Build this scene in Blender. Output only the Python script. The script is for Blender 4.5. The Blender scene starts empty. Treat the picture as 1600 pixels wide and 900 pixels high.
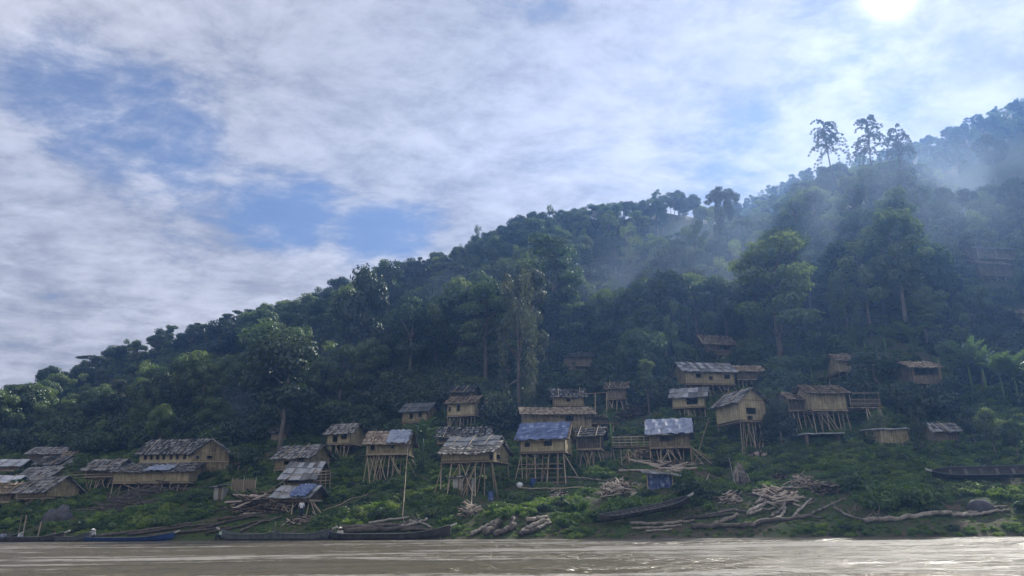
import bpy, math, random
import numpy as np
from mathutils import Matrix, Vector, Euler
R = math.radians
S = bpy.context.scene
COL = S.collection

# ------------------------------------------------------------------ camera
FPX = 1164.0
PITCH, ROLL, CAMZ = 16.96, -0.72, 1.7
cam_d = bpy.data.cameras.new("camera"); cam = bpy.data.objects.new("camera", cam_d); COL.objects.link(cam)
cam_d.sensor_width = 36; cam_d.lens = 36 * FPX / 1600; cam_d.clip_start = 0.1; cam_d.clip_end = 6000
RM = Matrix.Rotation(R(90 + PITCH), 3, 'X') @ Matrix.Rotation(R(ROLL), 3, 'Z')
cam.matrix_world = Matrix.Translation((0, 0, CAMZ)) @ RM.to_4x4()
S.camera = cam
CAM = Vector((0, 0, CAMZ))
def ray(px, py): return RM @ Vector(((px - 800) / FPX, (450 - py) / FPX, -1))
def at(px, py, Y):
    d = ray(px, py); return CAM + d * (Y / d.y)
RMT = RM.transposed()
def proj(p):
    q = RMT @ (Vector(p) - CAM)
    return 800 + FPX * q.x / -q.z, 450 - FPX * q.y / -q.z

# ------------------------------------------------------------------ world, sun, exposure
sd = ray(1392, -18).normalized()
SUN_EL = math.asin(sd.z); SUN_AZ = math.atan2(sd.x, sd.y)
W = bpy.data.worlds.new("World"); S.world = W; W.use_nodes = True
nt = W.node_tree; nt.nodes.clear()
def NN(t, **k):
    n = nt.nodes.new(t)
    for a, b in k.items(): setattr(n, a, b)
    return n
def LK(a, b): nt.links.new(a, b)
def M(op, a, b=None, c=None, clamp=False):
    n = NN('ShaderNodeMath', operation=op); n.use_clamp = clamp
    for i, v in enumerate((a, b, c)):
        if v is None: continue
        if isinstance(v, (int, float)): n.inputs[i].default_value = v
        else: LK(v, n.inputs[i])
    return n.outputs[0]
def MR(v, a, b, c=0.0, d=1.0, sm=True):
    n = NN('ShaderNodeMapRange', interpolation_type='SMOOTHSTEP' if sm else 'LINEAR')
    LK(v, n.inputs[0])
    for i, x in enumerate((a, b, c, d)): n.inputs[i + 1].default_value = x
    return n.outputs[0]
tc = NN('ShaderNodeTexCoord'); G = tc.outputs['Generated']
sky = NN('ShaderNodeTexSky', sky_type='NISHITA'); sky.sun_disc = False
sky.sun_elevation = SUN_EL; sky.sun_rotation = SUN_AZ; sky.air_density = 1.0; sky.dust_density = 0.15; sky.ozone_density = 2.0
sep = NN('ShaderNodeSeparateXYZ'); LK(G, sep.inputs[0])
dz = M('ADD', sep.outputs[2], 0.18)
px_ = M('DIVIDE', sep.outputs[0], dz); py_ = M('DIVIDE', sep.outputs[1], dz)
cmb = NN('ShaderNodeCombineXYZ'); LK(px_, cmb.inputs[0]); LK(py_, cmb.inputs[1])
def noise(vec, scale, detail, rough, dist, rot=0, sc=(1, 1, 1), loc=(0, 0, 0)):
    m = NN('ShaderNodeMapping'); LK(vec, m.inputs[0]); m.inputs['Rotation'].default_value = (0, 0, rot); m.inputs['Scale'].default_value = sc; m.inputs['Location'].default_value = loc
    n = NN('ShaderNodeTexNoise'); LK(m.outputs[0], n.inputs['Vector']); n.inputs['Scale'].default_value = scale
    n.inputs['Detail'].default_value = detail; n.inputs['Roughness'].default_value = rough; n.inputs['Distortion'].default_value = dist
    return n.outputs['Fac']
P = cmb.outputs[0]
n_big = noise(P, 1.1, 5, 0.55, 0.6, R(20), (1, 1.3, 1), (3.1, 0.4, 0))
n_str = noise(P, 3.4, 9, 0.64, 0.35, R(-35), (1, 1.35, 1), (1.2, 5, 0))
n_fine = noise(P, 10.0, 8, 0.62, 0.2, R(-25), (1, 1.2, 1), (7, 2, 0))
def blob(px, py, deg, soft=1.0):
    d = ray(px, py).normalized()
    n = NN('ShaderNodeVectorMath', operation='DOT_PRODUCT'); LK(G, n.inputs[0]); n.inputs[1].default_value = d
    nm = NN('ShaderNodeVectorMath', operation='LENGTH'); LK(G, nm.inputs[0])
    c = M('DIVIDE', n.outputs['Value'], nm.outputs['Value'])
    return MR(c, math.cos(R(deg * (1 + soft))), math.cos(R(deg * 0.15)))
holes = None
for (x, y, d, w) in [(30, 60, 3, .5), (230, 205, 3.2, .62), (310, 265, 2.4, .5), (130, 150, 3.0, .5), (440, 320, 2.4, .55), (520, 355, 2.6, .6), (600, 385, 2.2, .6), (420, 350, 2, .3),
                     (265, 405, 1.6, .3), (30, 150, 3, .45), (300, 60, 4, .2), (1290, 150, 4, .35), (1060, 250, 4, .3), (1420, 110, 3.5, .4), (1180, 250, 4, .35), (1300, 50, 2.5, .3), (640, 350, 2, .4)]:
    b = M('MULTIPLY', blob(x, y, d), w)
    holes = b if holes is None else M('ADD', holes, b)
cov = M('ADD', M('MULTIPLY', n_big, 0.75), M('MULTIPLY', n_str, 1.1))
cov = M('ADD', cov, M('MULTIPLY', n_fine, 0.6))
cov = M('SUBTRACT', cov, M('MULTIPLY', holes, 0.40))
cloud = MR(cov, 0.70, 1.14, 0.18, 1.0)
ang_n = NN('ShaderNodeVectorMath', operation='DOT_PRODUCT'); LK(G, ang_n.inputs[0]); ang_n.inputs[1].default_value = sd
cs = M('MINIMUM', ang_n.outputs['Value'], 1.0)
ang = M('ARCCOSINE', cs)                       # radians from sun
glow1 = M('EXPONENT', M('MULTIPLY', M('POWER', M('DIVIDE', ang, R(1.1)), 2.0), -1.0))
glow2 = M('EXPONENT', M('MULTIPLY', M('DIVIDE', ang, R(9.0)), -1.0))
shade = M('ADD', M('MULTIPLY', n_str, 0.7), M('MULTIPLY', n_fine, 0.5))
bright = MR(shade, 0.42, 0.80, 2.7, 5.2)
bright = M('MULTIPLY', bright, MR(n_big, 0.3, 0.7, 0.88, 1.12))
bright = M('MULTIPLY', bright, M('ADD', 1.0, M('MULTIPLY', glow2, .25)))
# clouds away from the sun brightened, unseen behind the camera, to front-light the forest
back = NN('ShaderNodeVectorMath', operation='DOT_PRODUCT'); LK(G, back.inputs[0]); back.inputs[1].default_value = (-sd.x, -sd.y, 0.25)
bright = M('MULTIPLY', bright, MR(back.outputs['Value'], -0.35, 0.75, 1.0, 1.55))
ccol = NN('ShaderNodeVectorMath', operation='SCALE'); ccol.inputs[0].default_value = (0.92, 0.92, 1.0); LK(bright, ccol.inputs['Scale'])
skyt = NN('ShaderNodeVectorMath', operation='MULTIPLY'); LK(sky.outputs[0], skyt.inputs[0]); skyt.inputs[1].default_value = (0.48, 0.52, 0.62)
mix = NN('ShaderNodeMix', data_type='VECTOR'); LK(cloud, mix.inputs['Factor']); LK(skyt.outputs[0], mix.inputs[4]); LK(ccol.outputs[0], mix.inputs[5])
gl = M('ADD', M('MULTIPLY', glow1, 30.0), M('MULTIPLY', glow2, .5))
gcol = NN('ShaderNodeVectorMath', operation='SCALE'); gcol.inputs[0].default_value = (1, 0.98, 0.96); LK(gl, gcol.inputs['Scale'])
add = NN('ShaderNodeVectorMath', operation='ADD'); LK(mix.outputs[1], add.inputs[0]); LK(gcol.outputs[0], add.inputs[1])
bg = NN('ShaderNodeBackground'); bg.inputs[1].default_value = 0.10; LK(add.outputs[0], bg.inputs[0])
wo = NN('ShaderNodeOutputWorld'); LK(bg.outputs[0], wo.inputs[0])
W.cycles.sampling_method = 'MANUAL'; W.cycles.sample_map_resolution = 1024

sun_d = bpy.data.lights.new("sun", 'SUN'); sun_d.energy = 5.0; sun_d.angle = R(0.6); sun_d.color = (1.0, 0.95, 0.87)
sun = bpy.data.objects.new("sun", sun_d); COL.objects.link(sun)
sun.rotation_euler = sd.to_track_quat('Z', 'Y').to_euler()
sun.location = (60, 60, 120)

S.view_settings.view_transform = 'Standard'; S.view_settings.look = 'None'; S.view_settings.gamma = 1; S.view_settings.exposure = 0.50
S.view_settings.use_curve_mapping = False
S.cycles.max_bounces = 5; S.cycles.diffuse_bounces = 2; S.cycles.glossy_bounces = 2; S.cycles.transmission_bounces = 3
S.cycles.volume_bounces = 1; S.cycles.transparent_max_bounces = 24; S.cycles.sample_clamp_indirect = 4
S.cycles.caustics_reflective = False; S.cycles.caustics_refractive = False
S.cycles.use_denoising = True; S.cycles.use_adaptive_sampling = True; S.cycles.adaptive_threshold = 0.02

# ------------------------------------------------------------------ terrain function
def pa(px, py):
    d = ray(px, py); return d.x / d.y
SKYL = [(-700, 640), (-300, 615), (0, 603), (60, 592), (100, 576), (200, 540), (300, 510), (350, 490), (440, 466), (540, 440), (600, 415), (650, 405), (700, 390), (760, 352), (820, 338),
        (880, 325), (940, 312), (1040, 303), (1110, 320), (1160, 335), (1210, 312), (1250, 275), (1300, 262), (1400, 240), (1440, 262), (1490, 290), (1540, 285), (1600, 262), (1800, 200), (2400, 150)]
RIDY = [(-700, 170), (0, 168), (400, 176), (800, 186), (960, 205), (1080, 225), (1160, 215), (1230, 205), (1300, 200), (1420, 198), (1500, 198), (1600, 198), (2400, 200)]
FAR = [(700, 520), (900, 420), (1000, 372), (1100, 338), (1160, 308), (1210, 287), (1260, 264), (1350, 243), (1450, 212), (1500, 190), (1550, 170), (1600, 150), (1800, 110), (2400, 110)]
YF = 310.0
_a1 = []; _h1 = []; _y1 = []
_rx = [p[0] for p in RIDY]; _ry = [p[1] for p in RIDY]
for (x, y) in SKYL:
    Yr = float(np.interp(x, _rx, _ry)); p = at(x, y, Yr)
    _a1.append(pa(x, y)); _h1.append(p.z - 6.5); _y1.append(Yr)
_a2 = [pa(x, y) for x, y in FAR]; _h2 = [at(x, y, YF).z - 5 for x, y in FAR]
_bv = [-60, -14, 0, 2.5, 12, 25, 45, 60]; _bz = [-3, -2.6, -0.05, 0.9, 3.6, 7.6, 17.0, 26.0]
def lumps(x, y):
    return (np.sin(x * .9 + 1.3 * np.sin(y * .5)) * np.sin(y * 1.1 + 1.7 * np.sin(x * .37)) * .16
            + np.sin(x * .31 + 2 * np.sin(y * .21 + 1)) * np.sin(y * .43 + 1.1 * np.sin(x * .17)) * .4)
def big(x, y):
    return (np.sin(x * .071 + 1.4 * np.sin(y * .043)) * np.sin(y * .083 + 1.2 * np.sin(x * .051 + 2)) * 2.6
            + np.sin(x * .19 + 1.1 * np.sin(y * .13)) * np.sin(y * .17) * 1.0)
def terr(x, y):
    x = np.asarray(x, float); y = np.asarray(y, float)
    a = x / np.maximum(y, 5)
    v = y - 58 + 0.24 * x
    H = np.interp(a, _a1, _h1); Yr = np.interp(a, _a1, _y1)
    b = np.interp(v, _bv, _bz)
    vr = np.maximum(Yr - 58 + 0.24 * x, 60)
    v1 = 40.0; b1 = np.interp(v1, _bv, _bz)
    t = np.clip((v - v1) / np.maximum(vr - v1, 20), 0, 1)
    up = b1 + (H - b1) * t ** 1.3
    z = np.where(v < v1, np.minimum(b, np.maximum(H, 3)), np.where(H > b1, up, np.minimum(b1, H)))
    over = np.clip(y - Yr, 0, None)
    z = np.where(over > 0, H - over * 0.45, z)
    Hf = np.interp(a, _a2, _h2, left=-40)
    u = y - YF
    zf = np.where(u < 0, Hf + u * 0.75, Hf - u * 0.5)
    z = np.maximum(z, zf)
    z = np.where(v > 60, np.maximum(z, 1.0), z)
    w = np.clip((v - 1) / 4, 0, 1)
    w2 = np.clip((v - 35) / 30, 0, 1) * np.clip(1.3 - np.clip((y - Yr + 25) / 25, 0, 1), 0, 1)
    return z + lumps(x, y) * w + big(x, y) * w2
def tz(x, y): return float(terr(x, y))
def hit(px, py, lo=40, hi=330):
    d = ray(px, py); d = d / d.y
    Ys = np.arange(lo, hi, 0.2)
    t = terr(d.x * Ys, Ys); z = CAMZ + d.z * Ys
    k = np.nonzero(z <= t)[0]
    Y = Ys[k[0]] if len(k) else hi
    return Vector((d.x * Y, Y, tz(d.x * Y, Y)))

# ------------------------------------------------------------------ materials
def mat(name): 
    m = bpy.data.materials.new(name); m.use_nodes = True; m.node_tree.nodes.clear(); return m
class NT:
    def __init__(s, m): s.t = m.node_tree
    def n(s, t, **k):
        x = s.t.nodes.new(t)
        for a, b in k.items():
            if a == 'ins':
                for i, v in b.items():
                    if hasattr(v, 'links') or isinstance(v, bpy.types.NodeSocket): s.t.links.new(v, x.inputs[i])
                    else: x.inputs[i].default_value = v
            else: setattr(x, a, b)
        return x
    def m(s, op, a, b=0.0): return s.n('ShaderNodeMath', operation=op, ins={0: a, 1: b}).outputs[0]
    def ramp(s, f, stops):
        r = s.n('ShaderNodeValToRGB', ins={0: f}); e = r.color_ramp.elements
        while len(e) < len(stops): e.new(0.5)
        for i, (p, c) in enumerate(stops): e[i].position = p; e[i].color = (*c, 1)
        return r.outputs[0]
    def noise(s, vec, scale, detail=4, rough=.55, dist=0, sc=(1, 1, 1)):
        mp = s.n('ShaderNodeMapping', ins={0: vec, 'Scale': sc})
        return s.n('ShaderNodeTexNoise', ins={'Vector': mp.outputs[0], 'Scale': scale, 'Detail': detail, 'Roughness': rough, 'Distortion': dist}).outputs['Fac']
    def mix(s, f, a, b):
        return s.n('ShaderNodeMix', data_type='RGBA', ins={0: f, 6: a, 7: b}).outputs[2]
def solid(name, stops, scale=3, sc=(1, 1, 1), rough=0.85, bump=0.3, spec=0.2, rnd=0.25, coord='Object', bscale=None):
    m = mat(name); t = NT(m)
    co = t.n('ShaderNodeTexCoord').outputs[coord]
    f = t.noise(co, scale, 6, .6, .2, sc)
    oi = t.n('ShaderNodeObjectInfo').outputs['Random']
    g = t.n('ShaderNodeNewGeometry').outputs['Random Per Island']
    f2 = t.m('ADD', t.m('ADD', f, t.m('MULTIPLY', t.m('SUBTRACT', oi, 0.5), rnd)), t.m('MULTIPLY', t.m('SUBTRACT', g, 0.5), rnd * 1.3))
    c = t.ramp(f2, stops)
    fb = t.noise(co, bscale or scale * 4, 5, .6, 0, sc)
    bp = t.n('ShaderNodeBump', ins={'Strength': bump, 'Distance': 0.05, 'Height': fb})
    p = t.n('ShaderNodeBsdfPrincipled', ins={'Base Color': c, 'Roughness': rough, 'Specular IOR Level': spec, 'Normal': bp.outputs[0]})
    t.n('ShaderNodeOutputMaterial', ins={0: p.outputs[0]})
    return m
def leafmat(name, stops, transl=0.42, gloss=0.06, rough=0.5):
    m = mat(name); t = NT(m)
    oi = t.n('ShaderNodeObjectInfo').outputs['Random']
    g = t.n('ShaderNodeNewGeometry').outputs['Random Per Island']
    co = t.n('ShaderNodeTexCoord').outputs['Object']
    f = t.noise(co, 0.35, 2, .5)
    ff = t.m('ADD', t.m('MULTIPLY', oi, 0.62), t.m('ADD', t.m('MULTIPLY', g, 0.22), t.m('MULTIPLY', f, 0.22)))
    c = t.ramp(ff, stops)
    d = t.n('ShaderNodeBsdfDiffuse', ins={0: c})
    hs = t.n('ShaderNodeHueSaturation', ins={'Hue': 0.48, 'Saturation': 1.15, 'Value': 2.0, 'Color': c})
    tr = t.n('ShaderNodeBsdfTranslucent', ins={0: hs.outputs[0]})
    mx = t.n('ShaderNodeMixShader', ins={0: transl, 1: d.outputs[0], 2: tr.outputs[0]})
    gl = t.n('ShaderNodeBsdfGlossy', ins={0: (0.8, 0.85, 0.8, 1), 'Roughness': rough})
    mx2 = t.n('ShaderNodeMixShader', ins={0: gloss, 1: mx.outputs[0], 2: gl.outputs[0]})
    t.n('ShaderNodeOutputMaterial', ins={0: mx2.outputs[0]})
    return m
MT = {}
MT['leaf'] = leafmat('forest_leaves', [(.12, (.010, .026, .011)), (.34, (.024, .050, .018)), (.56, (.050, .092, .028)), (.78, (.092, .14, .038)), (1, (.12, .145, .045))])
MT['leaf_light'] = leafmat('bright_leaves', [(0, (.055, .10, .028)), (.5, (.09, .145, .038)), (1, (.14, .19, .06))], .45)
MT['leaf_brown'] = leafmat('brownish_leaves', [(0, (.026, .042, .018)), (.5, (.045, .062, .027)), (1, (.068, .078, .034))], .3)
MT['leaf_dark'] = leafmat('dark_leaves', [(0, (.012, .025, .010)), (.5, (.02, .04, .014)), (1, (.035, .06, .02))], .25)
MT['weed'] = leafmat('weed_leaves', [(.05, (.022, .050, .014)), (.35, (.05, .10, .022)), (.62, (.10, .18, .035)), (.85, (.18, .25, .055)), (1, (.24, .26, .09))], .35, .05)
MT['banana'] = leafmat('banana_leaves', [(0, (.045, .09, .03)), (.5, (.065, .12, .04)), (1, (.095, .155, .055))], .3, .12, .35)
MT['bark'] = solid('bark', [(.2, (.05, .04, .03)), (.5, (.11, .09, .07)), (.8, (.22, .19, .16))], 2, (1, 1, .3), .9, .5)
MT['palebark'] = solid('pale_bark', [(.2, (.08, .07, .055)), (.5, (.15, .13, .105)), (.8, (.24, .215, .18))], 2, (1, 1, .3), .85, .4)
MT['drift'] = solid('driftwood', [(.25, (.06, .05, .04)), (.44, (.18, .155, .12)), (.64, (.33, .29, .235)), (.9, (.48, .43, .37))], 3, (1, 1, 1), .85, .5)
MT['heap'] = solid('split_wood', [(.28, (.035, .028, .02)), (.48, (.11, .085, .06)), (.64, (.24, .19, .14)), (.82, (.46, .39, .31))], 3, (1, 1, 1), .85, .4, .2, .8)
MT['darklog'] = solid('wet_log', [(.2, (.04, .033, .028)), (.55, (.10, .082, .065)), (.9, (.2, .17, .14))], 3, (1, 1, 1), .75, .5)
MT['bamboo'] = solid('bamboo_pole', [(.15, (.15, .115, .07)), (.5, (.30, .23, .14)), (.8, (.46, .37, .25))], 2, (1, 1, .4), .7, .2, .3, .7)
MT['thatch'] = solid('weathered_thatch', [(.2, (.025, .024, .022)), (.44, (.07, .067, .062)), (.64, (.14, .135, .125)), (.85, (.28, .27, .25))], 2.2, (1, 1, 1), .95, .8, .1, .55)
MT['thatchb'] = solid('brown_thatch', [(.1, (.06, .045, .03)), (.4, (.13, .10, .07)), (.65, (.22, .175, .12)), (.9, (.36, .30, .22))], 2.2, (1, 1, 1), .95, .8, .1, .5)
MT['boards'] = solid('grey_roof_sheets', [(.2, (.04, .04, .04)), (.45, (.11, .11, .11)), (.65, (.19, .19, .19)), (.85, (.34, .34, .34))], 1.6, (1, 1, 1), .65, .4, .4, .5)
MT['slate'] = solid('dark_roof_sheets', [(.2, (.03, .032, .035)), (.5, (.075, .08, .085)), (.85, (.16, .165, .17))], 1.6, (1, 1, 1), .6, .4, .4, .4)
MT['palethatch'] = solid('pale_thatch', [(.2, (.10, .095, .085)), (.45, (.25, .24, .21)), (.8, (.5, .48, .43))], 2.2, (1, 1, 1), .9, .8, .1, .5)
MT['tin'] = solid('bare_metal_sheet', [(.2, (.28, .29, .30)), (.6, (.45, .46, .47)), (.9, (.62, .62, .62))], 1.5, (1, 1, 1), .45, .3, .5, .3)
MT['tarp'] = solid('blue_tarpaulin', [(.3, (.018, .035, .10)), (.46, (.04, .07, .18)), (.58, (.11, .15, .27)), (.72, (.38, .41, .48))], 1.6, (.5, 1.6, 1), .33, 1.0, .5, .12, bscale=2.5)  # grey-white ramp end paints sheen and wrinkle highlights into the blue
MT['tarp_pale'] = solid('faded_tarpaulin', [(.2, (.09, .12, .20)), (.45, (.17, .20, .28)), (.6, (.26, .29, .35)), (.8, (.42, .44, .48))], 1.4, (.5, 1.4, 1), .35, 1.0, .5, .12, bscale=2.5)
MT['cloth_green'] = solid('green_cloth', [(.2, (.03, .22, .14)), (.8, (.06, .35, .22))], 3, rough=.8)
MT['white'] = solid('white_plastic', [(.2, (.6, .6, .58)), (.8, (.8, .8, .78))], 3, rough=.5)
MT['plaster'] = solid('pale_boards', [(.2, (.30, .29, .25)), (.8, (.5, .48, .42))], 3, rough=.8)
MT['hull'] = solid('dark_hull', [(.2, (.02, .018, .016)), (.6, (.05, .043, .036)), (.9, (.11, .095, .08))], 2, (1, 1, 1), .6, .3, .35)
MT['hull_blue'] = solid('blue_hull', [(.2, (.015, .04, .13)), (.8, (.03, .08, .24))], 2, (1, 1, 1), .5, .2, .4)
MT['hull_grey'] = solid('grey_hull', [(.2, (.05, .06, .055)), (.8, (.13, .14, .13))], 2, (1, 1, 1), .6, .2, .4)
MT['rock'] = solid('rock', [(.2, (.05, .05, .055)), (.8, (.14, .13, .13))], 1.5, (1, 1, 1), .9, .7)
def wallmat(name, c0, c1, c2):
    m = mat(name); t = NT(m)
    co = t.n('ShaderNodeTexCoord').outputs['UV']       # uv in metres: u along wall, v up
    n = t.noise(co, 1.1, 5, .6, .3)
    strip = t.noise(co, 1, 3, .5, 0, (9, .5, 1))
    strip2 = t.noise(co, 1, 2, .5, 0, (26, 1.2, 1))
    row = t.noise(co, 1, 2, .5, 0, (.6, 7, 1))
    oi = t.n('ShaderNodeObjectInfo').outputs['Random']
    f = t.m('ADD', t.m('MULTIPLY', strip, .45), t.m('ADD', t.m('MULTIPLY', n, .35), t.m('ADD', t.m('MULTIPLY', strip2, .25), t.m('MULTIPLY', row, .18))))
    f = t.m('ADD', f, t.m('MULTIPLY', t.m('SUBTRACT', oi, .6), .22))
    c = t.ramp(f, [(.42, c0), (.56, c1), (.72, c2)])
    br = t.n('ShaderNodeTexBrick', ins={'Vector': co, 'Scale': 1.0, 'Mortar Size': .012, 'Mortar Smooth': .3, 'Brick Width': .30, 'Row Height': 1.9, 'Color1': (1, 1, 1, 1), 'Color2': (.68, .66, .62, 1), 'Mortar': (.3, .28, .25, 1)})
    br.offset = 0.0
    mul = t.n('ShaderNodeMix', data_type='RGBA', blend_type='MULTIPLY', ins={0: .8, 6: c, 7: br.outputs[0]})
    bp = t.n('ShaderNodeBump', ins={'Strength': .5, 'Distance': .03, 'Height': strip2})
    p = t.n('ShaderNodeBsdfPrincipled', ins={'Base Color': mul.outputs[2], 'Roughness': .75, 'Specular IOR Level': .25, 'Normal': bp.outputs[0]})
    t.n('ShaderNodeOutputMaterial', ins={0: p.outputs[0]})
    return m
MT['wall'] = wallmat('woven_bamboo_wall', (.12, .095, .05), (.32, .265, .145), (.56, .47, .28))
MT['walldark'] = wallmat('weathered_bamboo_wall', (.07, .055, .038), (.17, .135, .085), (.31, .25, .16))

# ------------------------------------------------------------------ object helpers
def tag(o, label=None, cat=None, group=None, kind=None):
    if label: o['label'] = label
    if cat: o['category'] = cat
    if group: o['group'] = group
    if kind: o['kind'] = kind
    return o
def link(o, parent=None):
    COL.objects.link(o)
    if parent is not None: o.parent = parent
    return o
def empty(name, loc, label, cat, group=None, rz=0, sc=1):
    o = bpy.data.objects.new(name, None); o.empty_display_size = .3; link(o)
    o.location = loc; o.rotation_euler = (0, 0, rz); o.scale = (sc, sc, sc)
    return tag(o, label, cat, group)
def npmesh(name, V, F, mats, uv=None, smooth=False, midx=None):
    me = bpy.data.meshes.new(name)
    V = np.asarray(V, np.float32); F = np.asarray(F, np.int32)
    k = F.shape[1]
    me.vertices.add(len(V)); me.vertices.foreach_set('co', V.ravel())
    me.loops.add(F.size); me.loops.foreach_set('vertex_index', F.ravel())
    me.polygons.add(len(F)); me.polygons.foreach_set('loop_start', np.arange(0, F.size, k, dtype=np.int32))
    if smooth: me.polygons.foreach_set('use_smooth', np.ones(len(F), bool))
    for m in (mats if isinstance(mats, (list, tuple)) else [mats]): me.materials.append(m)
    if midx is not None: me.polygons.foreach_set('material_index', np.asarray(midx, np.int32))
    me.update(calc_edges=True)
    return me
class MB:
    def __init__(s): s.v = []; s.f = []; s.uv = []
    def quad(s, a, b, c, d, uv=None):
        i = len(s.v); s.v += [tuple(a), tuple(b), tuple(c), tuple(d)]; s.f.append((i, i + 1, i + 2, i + 3))
        s.uv += list(uv) if uv else [(0, 0), (1, 0), (1, 1), (0, 1)]
    def box(s, lo, hi, fr=None):
        (x0, y0, z0), (x1, y1, z1) = lo, hi
        c = [Vector(p) for p in ((x0, y0, z0), (x1, y0, z0), (x1, y1, z0), (x0, y1, z0), (x0, y0, z1), (x1, y0, z1), (x1, y1, z1), (x0, y1, z1))]
        if fr: c = [fr(p) for p in c]
        for q in ((0, 3, 2, 1), (4, 5, 6, 7), (0, 1, 5, 4), (1, 2, 6, 5), (2, 3, 7, 6), (3, 0, 4, 7)): s.quad(*[c[k] for k in q])
    def tube(s, pts, rads, n=7, cap=True):
        pts = [Vector(p) for p in pts]; base = len(s.v)
        for i, p in enumerate(pts):
            t = (pts[min(i + 1, len(pts) - 1)] - pts[max(i - 1, 0)]).normalized()
            u = t.cross(Vector((0.13, 0.31, 1)) if abs(t.z) < .9 else Vector((1, .1, 0))).normalized(); w = t.cross(u)
            for k in range(n):
                an = 2 * math.pi * k / n
                s.v.append(tuple(p + (u * math.cos(an) + w * math.sin(an)) * rads[i]))
        for i in range(len(pts) - 1):
            for k in range(n):
                a = base + i * n + k; b = base + i * n + (k + 1) % n
                s.f.append((a, b, b + n, a + n)); s.uv += [(0, 0)] * 4
        if cap:
            for e in (0, (len(pts) - 1) * n):
                for k in range(1, n - 1, 2):
                    q = (base + e, base + e + k, base + e + k + 1, base + e + min(k + 2, n - 1))
                    if len(set(q)) == 4: s.f.append(q if e else q[::-1]); s.uv += [(0, 0)] * 4
                    elif len(set(q)) == 3:
                        q = tuple(dict.fromkeys(q)); s.f.append(q if e else q[::-1]); s.uv += [(0, 0)] * 3
    def mesh(s, name, m, smooth=False):
        me = bpy.data.meshes.new(name); me.from_pydata(s.v, [], s.f); me.materials.append(m)
        if smooth: me.polygons.foreach_set('use_smooth', [True] * len(s.f))
        uvl = me.uv_layers.new(name='uv')
        if len(s.uv) == len(me.loops): uvl.data.foreach_set('uv', [c for p in s.uv for c in p])
        me.update(); return me
    def build(s, name, m, parent=None, loc=None, smooth=False):
        o = bpy.data.objects.new(name, s.mesh(name, m, smooth)); link(o, parent)
        if loc is not None: o.location = loc
        return o
rnd = random.Random(7)
npr = np.random.default_rng(11)

# ------------------------------------------------------------------ ground, river, haze
def build_ground():
    A = np.concatenate([np.linspace(-1.9, -.8, 60, endpoint=False), np.linspace(-.8, .8, 520, endpoint=False), np.linspace(.8, 1.9, 60)])
    Y = np.concatenate([np.linspace(30, 90, 220, endpoint=False), np.linspace(90, 200, 150, endpoint=False), np.linspace(200, 460, 90)])
    AA, YY = np.meshgrid(A, Y)
    X = AA * YY
    # widen the near part so that the bed reaches under the shore everywhere
    Z = terr(X, YY)
    V = np.stack([X, YY, Z], -1).reshape(-1, 3)
    na, ny = len(A), len(Y)
    i = np.arange(ny - 1)[:, None] * na + np.arange(na - 1)[None, :]
    F = np.stack([i, i + 1, i + na + 1, i + na], -1).reshape(-1, 4)
    m = mat('hillside_soil'); t = NT(m)
    co = t.n('ShaderNodeTexCoord').outputs['Object']
    n1 = t.noise(co, .35, 6, .6, .4); n2 = t.noise(co, 3.5, 5, .65)
    f = t.m('ADD', t.m('MULTIPLY', n1, .6), t.m('MULTIPLY', n2, .45))
    green = t.ramp(f, [(.42, (.11, .085, .06)), (.50, (.06, .065, .03)), (.58, (.05, .08, .024)), (.7, (.06, .10, .03))])
    mud = t.ramp(t.noise(co, 1.2, 6, .6), [(.3, (.05, .04, .03)), (.7, (.13, .105, .08))])
    z = t.n('ShaderNodeSeparateXYZ', ins={0: co}).outputs[2]
    zf = t.n('ShaderNodeMapRange', ins={0: t.m('ADD', z, t.m('MULTIPLY', n1, .9)), 1: .35, 2: .75})
    c = t.mix(zf.outputs[0], mud, green)
    bp = t.n('ShaderNodeBump', ins={'Strength': .8, 'Distance': .2, 'Height': n2})
    p = t.n('ShaderNodeBsdfPrincipled', ins={'Base Color': c, 'Roughness': .95, 'Specular IOR Level': .1, 'Normal': bp.outputs[0]})
    t.n('ShaderNodeOutputMaterial', ins={0: p.outputs[0]})
    o = bpy.data.objects.new('ground', npmesh('ground', V, F, m, smooth=True)); link(o); tag(o, kind='structure')
build_ground()
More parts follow.
